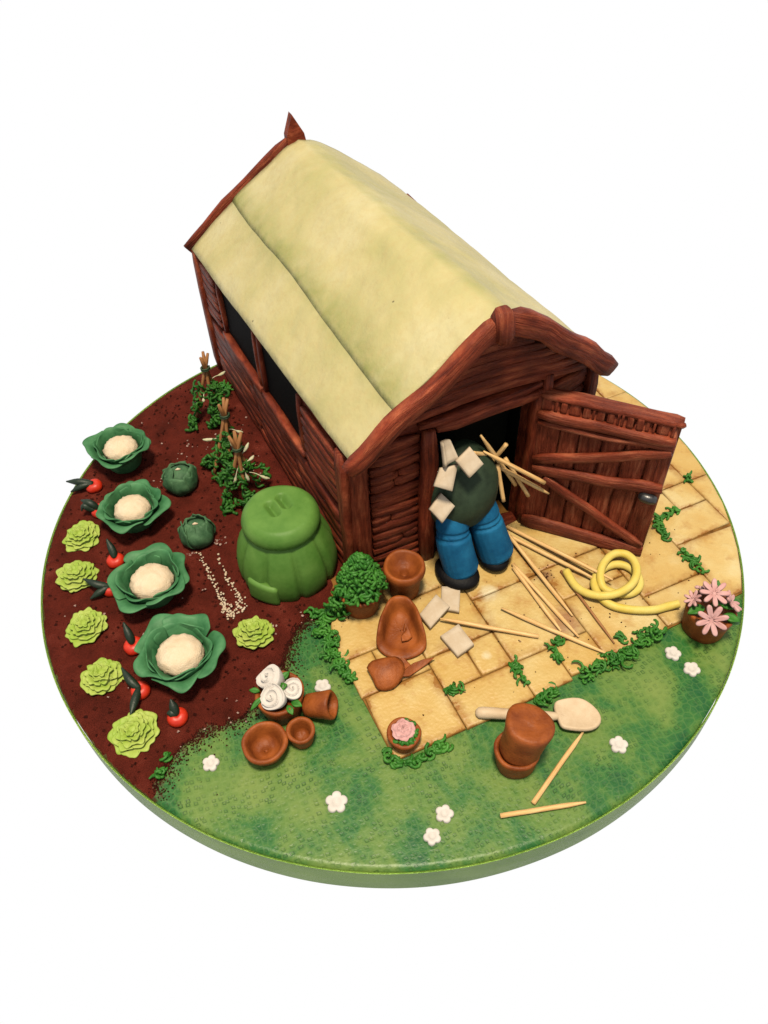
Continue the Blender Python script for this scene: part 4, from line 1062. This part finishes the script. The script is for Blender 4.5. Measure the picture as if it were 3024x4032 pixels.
def carrot(x, y, label, leaves, R_=.43, seed=0):
    t = thing('carrot', label, 'carrot', (x, y, .05), 'red-orange carrot tops in the soil')
    m = MB(); lathe(m, [(.2, -.1), (.36, .0), (R_, .16), (R_ * .98, .3), (R_ * .84, .43), (R_ * .5, .52), (.15, .5), (.02, .46)], 24, .06, seed + x); m.build('root', 'carrot', t)
    for pts in leaves:
        m = MB(); q = smooth_path([(0, 0, .42)] + pts, 5); k = len(q)
        rs = [(.13 + .07 * math.sin(PI * min(1, i / (k - 1) * 1.1))) * (1 if i < k * .6 else max(.12, 1 - (i - k * .6) / (k * .4) * .9)) for i in range(k)]
        tube(m, q, rs, 8); m.build('leaf', 'stem', t)
carrot(-10.45, 12.35, 'carrot top farthest up the rim, dark leaves flopping over the ribbon', [[(-.6, .25, .6), (-1.3, .75, .5)], [(-.55, .05, .45), (-1.25, .1, .25)]], .45)
carrot(-10.55, 10.3, 'carrot top between the two farthest cauliflowers with curled leaf', [[(-.3, .2, .8), (-.7, .6, .85)], [(-.35, .1, .5), (-.65, .2, .75), (-.85, .1, .55)]], .45, 1)
carrot(-10.5, 6.5, 'carrot top with one straight leaf beside the second cauliflower', [[(.02, .3, .7), (-.05, .75, 1.15)]], .46, 2)
carrot(-11.1, 4.8, 'carrot top with two leaves spread onto the lettuce', [[(-.5, .2, .6), (-1.05, .75, .75)], [(-.45, -.1, .4), (-1.05, -.2, .25)]], .43, 3)
carrot(-10.85, 1.0, 'carrot top with one upright leaf near the third cauliflower', [[(.0, .25, .75), (-.05, .75, 1.2)]], .47, 4)
carrot(-11.1, -1.45, 'carrot top with a bent leaf pair between two lettuces', [[(-.25, .4, .6), (-.45, 1.15, .75)], [(-.3, -.5, .45), (-.65, -1.15, .45)]], .44, 5)
carrot(-9.95, -3.45, 'carrot top closest to the lawn with short forked leaf', [[(.0, .2, .7), (0, .45, 1.05)], [(-.15, .1, .55), (-.35, .15, .6)]], .46, 6)

# seed rows
def seeds(name, pts, n_, seed, label):
    m = MB(); rr = random.Random(seed); q = smooth_path([(x, y, 0) for x, y in pts], 10); vs_ = []
    for i in range(n_):
        p = q[min(len(q) - 1, int((i / n_) ** .75 * len(q)))] ; sp = .05 + .09 * i / n_; r = rr.uniform(.045, .075)
        c = V(p.x + rr.gauss(0, sp), p.y + rr.gauss(0, .09), .13 + rr.uniform(0, .04))
        v = [c + V(*d) * r for d in ((1, 0, 0), (-1, 0, 0), (0, 1, 0), (0, -1, 0), (0, 0, 1), (0, 0, -1), (.6, .6, .55), (-.6, .6, .55), (-.6, -.6, .55), (.6, -.6, .55))]
        m.add(v, [(4, 6, 7), (4, 7, 8), (4, 8, 9), (4, 9, 6), (0, 2, 6), (2, 1, 7), (1, 3, 8), (3, 0, 9), (6, 2, 7), (7, 1, 8), (8, 3, 9), (9, 0, 6), (5, 2, 0), (5, 1, 2), (5, 3, 1), (5, 0, 3)])
    return tag(m.build(name, 'seed'), label, 'seeds', kind='stuff')
seeds('sown_seeds', [(-6.59, 5.3), (-6.42, 4.1), (-6.38, 2.9), (-6.33, 1.8), (-6.33, 1.2), (-6.2, .7)], 105, 1, 'row of tiny cream seeds on the soil, nearer the cauliflower')
seeds('sown_seeds', [(-5.68, 4.7), (-5.75, 3.4), (-5.64, 2.4), (-5.5, 1.6), (-5.7, 1.1), (-5.6, .8)], 70, 2, 'row of tiny cream seeds on the soil, nearer the green bin')

# ---------------------------------------------------------------- compost bin
t = thing('compost_bin', 'large green fluted compost bin with overhanging round lid beside the shed', 'compost bin', (-2.62, 2.5, .0))
def lob(r, z_, a):
    k = abs(math.sin(4.5 * (a + .25))); return r * (1 - .1 * (1 - min(1, k * 1.9)) ** 1.5 * min(1, (3.6 - z_) / 1.4)) if z_ < 3.5 else r
m = MB(); lathe(m, [(2.2, 0), (2.36, .12), (2.46, .5), (2.48, 1.0), (2.43, 1.5), (2.3, 2.0), (2.12, 2.5), (1.9, 2.95), (1.68, 3.3), (1.55, 3.5), (1.4, 3.55)], 144, .015, 2.0, lobes=lob); m.build('body', 'bin', t)
m = MB(); vs_ = []; nu, nv = 96, 26
prof = [(1.2, 3.2), (1.66, 3.22), (1.78, 3.3), (1.86, 3.48), (1.87, 3.68), (1.81, 3.9), (1.68, 4.1), (1.5, 4.22)] + [(1.5 * (1 - i / 22), 4.22 + .1 * (i / 22)) for i in range(1, 22)] + [(.01, 4.32)]
for (r, z_) in prof:
    for k in range(nu):
        a = 2 * PI * k / nu; x, y = r * math.cos(a), r * math.sin(a); zz = z_ + .05 * nz(x * .7, y * .7, 2)
        for (cx, cy, dx, dy) in ((-.28, .12, .12, -1), (.36, .38, .12, -1)):   # finger grips pressed in the lid
            L = math.hypot(dx, dy); ux, uy = dx / L, dy / L; p = (x - cx) * ux + (y - cy) * uy; q = -(x - cx) * uy + (y - cy) * ux
            d = math.hypot(max(0, abs(p) - .34), q * .8)
            if z_ > 4.1: zz -= .3 * max(0, 1 - d / .24)
        vs_.append((x, y, zz))
m.add(vs_, [(i * nu + k, i * nu + (k + 1) % nu, (i + 1) * nu + (k + 1) % nu, (i + 1) * nu + k) for i in range(len(prof) - 1) for k in range(nu)]); m.build('lid', 'bin', t)
m = MB(); vs_ = []; nu, nv = 14, 12
for layer in (0, 1):
    for j in range(nv + 1):
        z_ = .06 + 1.45 * j / nv
        for i in range(nu + 1):
            u = 2 * i / nu - 1; th = -2.42 + u * .32; zz = .06 + (z_ - .06) * (1 - .12 * (u + 1) * .5 - .05 * (abs(u) > .9))
            r = 2.46 + .02 + (.16 if layer == 0 else -.2) - .1 * max(0, zz - .9) ** 1.5 - (.06 if (abs(u) > .95 or j in (0, nv)) and layer == 0 else 0)
            if zz < .3: r -= (.3 - zz) * .5
            vs_.append((r * math.cos(th), r * math.sin(th), zz))
N_ = (nu + 1) * (nv + 1); fs = []
for j in range(nv):
    for i in range(nu):
        q = (j * (nu + 1) + i, j * (nu + 1) + i + 1, (j + 1) * (nu + 1) + i + 1, (j + 1) * (nu + 1) + i); fs.append(q); fs.append(tuple(x + N_ for x in q[::-1]))
for j in range(nv):
    for i in (0, nu):
        q = (j * (nu + 1) + i, (j + 1) * (nu + 1) + i, (j + 1) * (nu + 1) + i + N_, j * (nu + 1) + i + N_); fs.append(q if i == 0 else q[::-1])
for i in range(nu):
    j = nv; q = (j * (nu + 1) + i + 1, j * (nu + 1) + i, j * (nu + 1) + i + N_, j * (nu + 1) + i + 1 + N_); fs.append(q[::-1])
m.add(vs_, fs); m.build('hatch', 'bin', t)

# ---------------------------------------------------------------- bean canes
def vine(m, path, rad, rr, amp=.2, wig=1.6):
    q = smooth_path(path, 10); pts = []; ph = rr.random() * 6
    for i, p in enumerate(q):
        a = i * wig * .55 + ph; e = amp * (.6 + .5 * rr.random()); pts.append(p + V(e * math.cos(a), e * math.sin(a) * .8, e * .6 * math.sin(a * 1.7)))
    tube(m, smooth_path(pts, 2), rad, 6)
def curl(m, c, R_, rr, rad=.085, n_=9):
    a0 = rr.random() * 6; ax = Vector((rr.uniform(-1, 1), rr.uniform(-1, 1), rr.uniform(-.3, 1))).normalized(); e = ax.orthogonal().normalized(); f_ = ax.cross(e)
    tube(m, [Vector(c) + (e * math.cos(a0 + k * .62) + f_ * math.sin(a0 + k * .62)) * R_ * (1 - .05 * k) + ax * .05 * k for k in range(n_)], rad, 6)
def wigwam(loc, tip, feet, label, seed, vines, flowers, dark=()):
    t = thing('bean_canes', label, 'bean canes', loc, 'tied bean canes with green vines'); rr = random.Random(seed); tip = Vector(tip)
    for f_ in feet:
        mv = MB(); fv = Vector(f_); vine(mv, [fv.lerp(tip, q) for q in (.72, .5, .25, .02)], .07, rr, .17, 1.9)
        for _ in range(5): curl(mv, fv.lerp(tip, rr.uniform(.05, .65)) + V(rr.gauss(0, .06), rr.gauss(0, .06), 0), rr.uniform(.1, .17), rr, .07)
        mv.build('vine', 'vine', t)
        m = MB(); f_ = Vector(f_); d = (tip - f_); top = tip + d.normalized() * 1.05 + V(rr.uniform(-.06, .06), rr.uniform(-.06, .06), 0)
        k = 8; tube(m, [f_.lerp(top, i / k) for i in range(k + 1)], [.1] * 6 + [.13, .12, .08], 8, seed=rr.random() * 9); m.build('cane', 'cane', t)
    m = MB(); pts = [tip + V(.24 * math.cos(a * .7), .24 * math.sin(a * .7), -.05 + .012 * a) for a in range(19)]; tube(m, pts, .055, 6); m.build('tie', 'band', t)
    for path, curls in vines:
        m = MB(); vine(m, path, .075, rr, .15)
        q = smooth_path(path, 6)
        for _ in range(curls):
            p = rr.choice(q) + V(rr.gauss(0, .08), rr.gauss(0, .08), rr.gauss(0, .1)); p.z = max(.1, p.z); curl(m, p, rr.uniform(.1, .2), rr, .072)
        for _ in range(curls // 2 + 2):
            p = q[-1] + V(rr.gauss(0, .24), rr.gauss(0, .24), .1 + abs(rr.gauss(0, .12))); curl(m, p, rr.uniform(.14, .24), rr, .09)
        m.build('vine', 'vine', t)
    for (a_, b_) in flowers:
        m = MB(); a_, b_ = Vector(a_), Vector(b_); tube(m, [a_.lerp(b_, i / 6) + V(0, 0, .06 * math.sin(i)) for i in range(7)], [.02, .022, .025, .03, .09, .1, .035], 6); m.build('bean_flower', 'bean', t)
wigwam((-2.9, 15.3, .05), (.35, .1, 3.4), [(-.95, .0, 0), (.1, -.6, 0), (1.0, .7, 0)],
       'tied bean canes farthest from the lawn, sharpest tip above the rim', 4,
       [([(-.35, .3, 2.6), (-.55, .0, 1.8), (-.8, -.2, 1.0), (-1.25, -.6, .15)], 9), ([(.3, -.25, 2.2), (.25, -.5, 1.5), (.15, -.8, .9), (.1, -1.0, .15)], 14), ([(.6, .0, 2.3), (.75, -.3, 2.0), (.7, -.6, 1.4)], 4)],
       [((.5, .2, 2.5), (1.5, .5, 2.6)), ((-.1, -.2, 2.0), (-.3, -.5, 1.7))])
wigwam((-3.2, 11.1, .05), (.45, -.05, 3.3), [(-.95, -.6, 0), (-.1, -1.0, 0), (1.05, .5, 0)],
       'middle group of tied bean canes with spreading flat tips', 6,
       [([(-.1, -.1, 2.2), (-.4, -.3, 1.4), (-.8, -.3, .8), (-1.05, .0, .12)], 9), ([(.2, -.3, 2.1), (0, -.7, 1.4), (-.3, -1.1, .8), (-.6, -1.5, .12)], 13), ([(.1, -.7, 1.3), (.0, -1.1, .8), (-.1, -1.7, .15)], 10)],
       [((.2, -.3, 2.0), (-1.0, .1, 2.1)), ((.2, -.4, 2.1), (.45, -.8, 1.75)), ((.5, 0, 2.3), (1.2, -.2, 2.0))])
wigwam((-3.25, 8.3, .05), (.3, -.1, 3.35), [(-.95, -.35, 0), (.05, -.9, 0), (1.15, .0, 0)],
       'tied bean canes right behind the green bin, V-shaped tip', 8,
       [([(-.3, -.1, 2.3), (-.6, -.3, 1.5), (-.85, -.5, .8), (-1.05, -.75, .12)], 15), ([(.2, -.5, 1.7), (.15, -.7, 1.0), (.25, -.9, .4), (.1, -1.2, .1)], 10), ([(.4, -.2, 1.8), (.9, .1, 1.7), (1.5, -.1, 1.5), (1.4, -.5, 1.2)], 1), ([(.1, -1.3, .9), (-.0, -1.6, .5), (.2, -1.8, .15)], 7)],
       [((.2, -.2, 2.6), (1.0, .3, 3.2)), ((.1, -.3, 2.3), (-.35, -.5, 1.5)), ((.3, -.3, 2.3), (.45, -.6, 1.4)), ((.4, -.2, 2.2), (1.1, .1, 2.4)), ((.6, -.4, 1.8), (1.5, -.9, 1.4))])

# ---------------------------------------------------------------- piped weeds and tufts
def tuft(pts, n_, label, rad=.085, spread=.13, hgt=.22, seed=0, mat='piped', cat='weed'):
    """squiggles of piped icing scattered along a line; pts in xyz"""
    rr = random.Random(seed + 17); m = MB(); c = Vector(pts[len(pts) // 2]); q = smooth_path(pts, 12) if len(pts) > 1 else [Vector(pts[0])]
    for i in range(n_):
        p = rr.choice(q) - c + V(rr.gauss(0, spread), rr.gauss(0, spread), rr.uniform(.02, hgt))
        R_ = rr.uniform(.06, .13); a0 = rr.random() * 6; k = rr.choice((5, 6, 8)); ax = Vector((rr.uniform(-.6, .6), rr.uniform(-.6, .6), 1)).normalized(); e = ax.orthogonal(); f_ = ax.cross(e); dr = V(rr.uniform(-.05, .05), rr.uniform(-.05, .05), rr.uniform(-.01, .03))
        pp = [p + (e * math.cos(a0 + j * .8) + f_ * math.sin(a0 + j * .8)) * R_ + dr * j for j in range(k)]
        for w_ in pp: w_.z = max(w_.z, rad * .6)
        rad_ = rad * .85
        tube(m, pp, [rad_ * (.9 if j < k - 1 else .5) for j in range(k)], 6)
    return tag(m.build('piped_weed', mat, loc=c), label, cat, 'piped green weeds')
T = .21
tuft([(-2.75, -.65, 0), (-2.45, -1.15, .1), (-2.1, -1.3, .1)], 22, 'piped weed where soil, lawn and patio meet', .1, .12, .3, 1)
tuft([(-2.8, -1.8, 0), (-2.5, -2.2, .1), (-2.55, -2.9, .1), (-2.65, -3.6, .05)], 60, 'longest band of piped weeds along the left patio edge', .085, .2, .28, 2)
tuft([(-2.6, -4.0, 0), (-2.5, -4.5, .05), (-2.4, -4.85, .1)], 30, 'piped weeds at the left patio edge beside the bowl-shaped shard', .095, .13, .25, 3)
tuft([(-2.5, -8.7, 0), (-2.2, -9.4, 0), (-1.5, -9.62, 0), (-.7, -9.4, 0), (-.3, -9.5, 0)], 42, 'ring of piped weeds around the foot of the pink rose pot', .1, .1, .22, 4)
tuft([(1.1, -7.48, T), (1.6, -7.4, T)], 12, 'tiny piped weed in the slab joint behind the pink rose pot', .075, .08, .15, 5)
tuft([(4.42, -7.4, T), (4.4, -7.8, T), (4.4, -8.35, T)], 14, 'piped weed in the slab joint above the trowel handle', .085, .06, .15, 6)
tuft([(6.95, -7.3, T), (6.45, -7.5, T), (6.4, -8.2, T)], 18, 'hooked piped weed in the slab joint left of the lone toothpick', .085, .07, .15, 7)
tuft([(4.5, -9.45, .03), (5.0, -9.4, .05), (5.5, -9.35, .05)], 20, 'piped weed at the lawn edge touching the trowel', .09, .09, .18, 8)
tuft([(7.0, -9.2, .05), (8.1, -9.15, .05), (9.2, -9.25, .05), (10.2, -9.0, .05), (10.9, -8.9, .1)], 110, 'widest bank of piped weeds along the lawn edge below the hose', .08, .17, .3, 9)
tuft([(10.85, -8.85, .1), (11.15, -8.85, .15)], 18, 'bushy piped weed standing up at the end of the weed bank', .1, .1, .45, 10)
tuft([(9.45, -8.5, T), (9.7, -8.45, T)], 6, 'small piped weed on the slab beside the orange-brown toothpick', .085, .07, .12, 11)
tuft([(18.75, -1.65, T), (18.9, -1.75, T)], 8, 'single little piped weed near the right rim behind the door', .09, .08, .16, 12)
tuft([(17.0, -3.25, T), (16.2, -3.25, T), (15.5, -3.3, T), (15.35, -3.9, T), (15.2, -4.5, T)], 46, 'angular piped weed in the joint right of the open door', .085, .07, .16, 13)
tuft([(15.4, -5.7, T), (15.4, -6.4, T), (15.35, -7.15, T)], 26, 'piped weed in the slab joint above the daisy pot', .09, .08, .16, 14)
tuft([(-11.35, -5.55, .03), (-11.2, -5.7, .03)], 9, 'dark piped weed bud where the soil meets the lawn', .085, .09, .3, 15)
tuft([(-10.7, -4.8, .05), (-10.95, -5.05, .05)], 5, 'tiny piped weed at the soil edge near the lawn end lettuce', .08, .08, .15, 16)
tuft([(-1.35, 17.9, .05), (-1.3, 17.3, .05), (-1.6, 17.0, .05)], 26, 'dark piped weed against the far end of the shed wall', .085, .22, .6, 18)

# ---------------------------------------------------------------- crumbs
def crumbs(name, pts, mat, label, smin, smax, seed):
    rr = random.Random(seed); m = MB()
    for (x, y, z_) in pts:
        r = rr.uniform(smin, smax); j = [V(rr.uniform(-1, 1), rr.uniform(-1, 1), rr.uniform(-.6, .6)) * .35 for _ in range(6)]
        v = [V(x, y, z_) + (V(*d) + j[i]) * r for i, d in enumerate(((1, 0, 0), (0, 1, 0), (-1, 0, 0), (0, -1, 0), (0, 0, 1), (0, 0, -.6)))]
        m.add(v, [(0, 1, 4), (1, 2, 4), (2, 3, 4), (3, 0, 4), (1, 0, 5), (2, 1, 5), (3, 2, 5), (0, 3, 5)])
    return tag(m.build(name, mat, smooth=False), label, kind='stuff')
rr = random.Random(99); pts = []
edge = smooth_path([(x, y, 0) for x, y in soil_edge[2:]], 14)
for _ in range(2600):
    p = rr.choice(edge); d = abs(rr.gauss(0, .42)); a = rr.uniform(0, 2 * PI); q = (p.x + d * math.cos(a), p.y + d * math.sin(a))
    if math.hypot(q[0] - BC.x, q[1] - BC.y) < BR - .25: pts.append((q[0], q[1], .015 + rr.uniform(0, .03)))
for _ in range(500):
    p = rr.choice(edge); d = abs(rr.gauss(0, 1.0)); a = rr.uniform(0, 2 * PI); q = (p.x + d * math.cos(a), p.y + d * math.sin(a))
    if math.hypot(q[0] - BC.x, q[1] - BC.y) < BR - .25: pts.append((q[0], q[1], .02))
crumbs('soil_crumbs', pts, 'crumb', 'cocoa crumbs scattered over the lawn along the soil edge', .018, .05, 5)
pts = []
while len(pts) < 900:
    x, y = rr.uniform(-14, -.5), rr.uniform(-6, 19.5)
    if math.hypot(x - BC.x, y - BC.y) < BR - .4 and x < -.042 * y - .5 and poly_sd(np.array([x]), np.array([y]), soil_poly)[0] > .4: pts.append((x, y, .13))
crumbs('soil_clods', pts, 'crumb', 'little clods on the cocoa soil bed', .04, .1, 6)
pts = []
for (cx, cy, n_, s_) in ((-6.9, 11.2, 12, .25), (-5.5, 5.6, 14, .3), (-6.9, 5.4, 8, .25), (-5, 13, 10, .5), (-7, 16, 8, 1.0), (-2, 14, 14, .7), (-1.5, 10, 10, .5), (-8, 3, 4, 2), (-11, -2, 14, 1.6), (-12.4, 5, 12, 1), (-4.9, -1, 12, .3), (-8, -4.2, 8, .5), (-3.2, -1.2, 5, .3), (-9.9, 1.3, 6, .3)):
    for _ in range(n_):
        x, y = rr.gauss(cx, s_), rr.gauss(cy, s_)
        if math.hypot(x - BC.x, y - BC.y) < BR - .3 and x < -.042 * y - .4: pts.append((x, y, .15))
crumbs('icing_crumbs', pts, 'pinkcrumb', 'pale pinkish icing crumbs dotted over the soil', .025, .075, 7)
pts = [(rr.uniform(-2, 16), rr.uniform(-9, -2), .225) for _ in range(70)] + [(rr.gauss(-1.6, .35), rr.gauss(-1.5, .25), .22) for _ in range(60)] + [(rr.gauss(8.5, .3), rr.gauss(-3.7, .2), .23) for _ in range(12)]
pts = [q for q in pts if math.hypot(q[0] - BC.x, q[1] - BC.y) < BR - .4]
crumbs('patio_crumbs', pts, 'crumb', 'cocoa crumbs fallen on the patio slabs', .02, .05, 8)
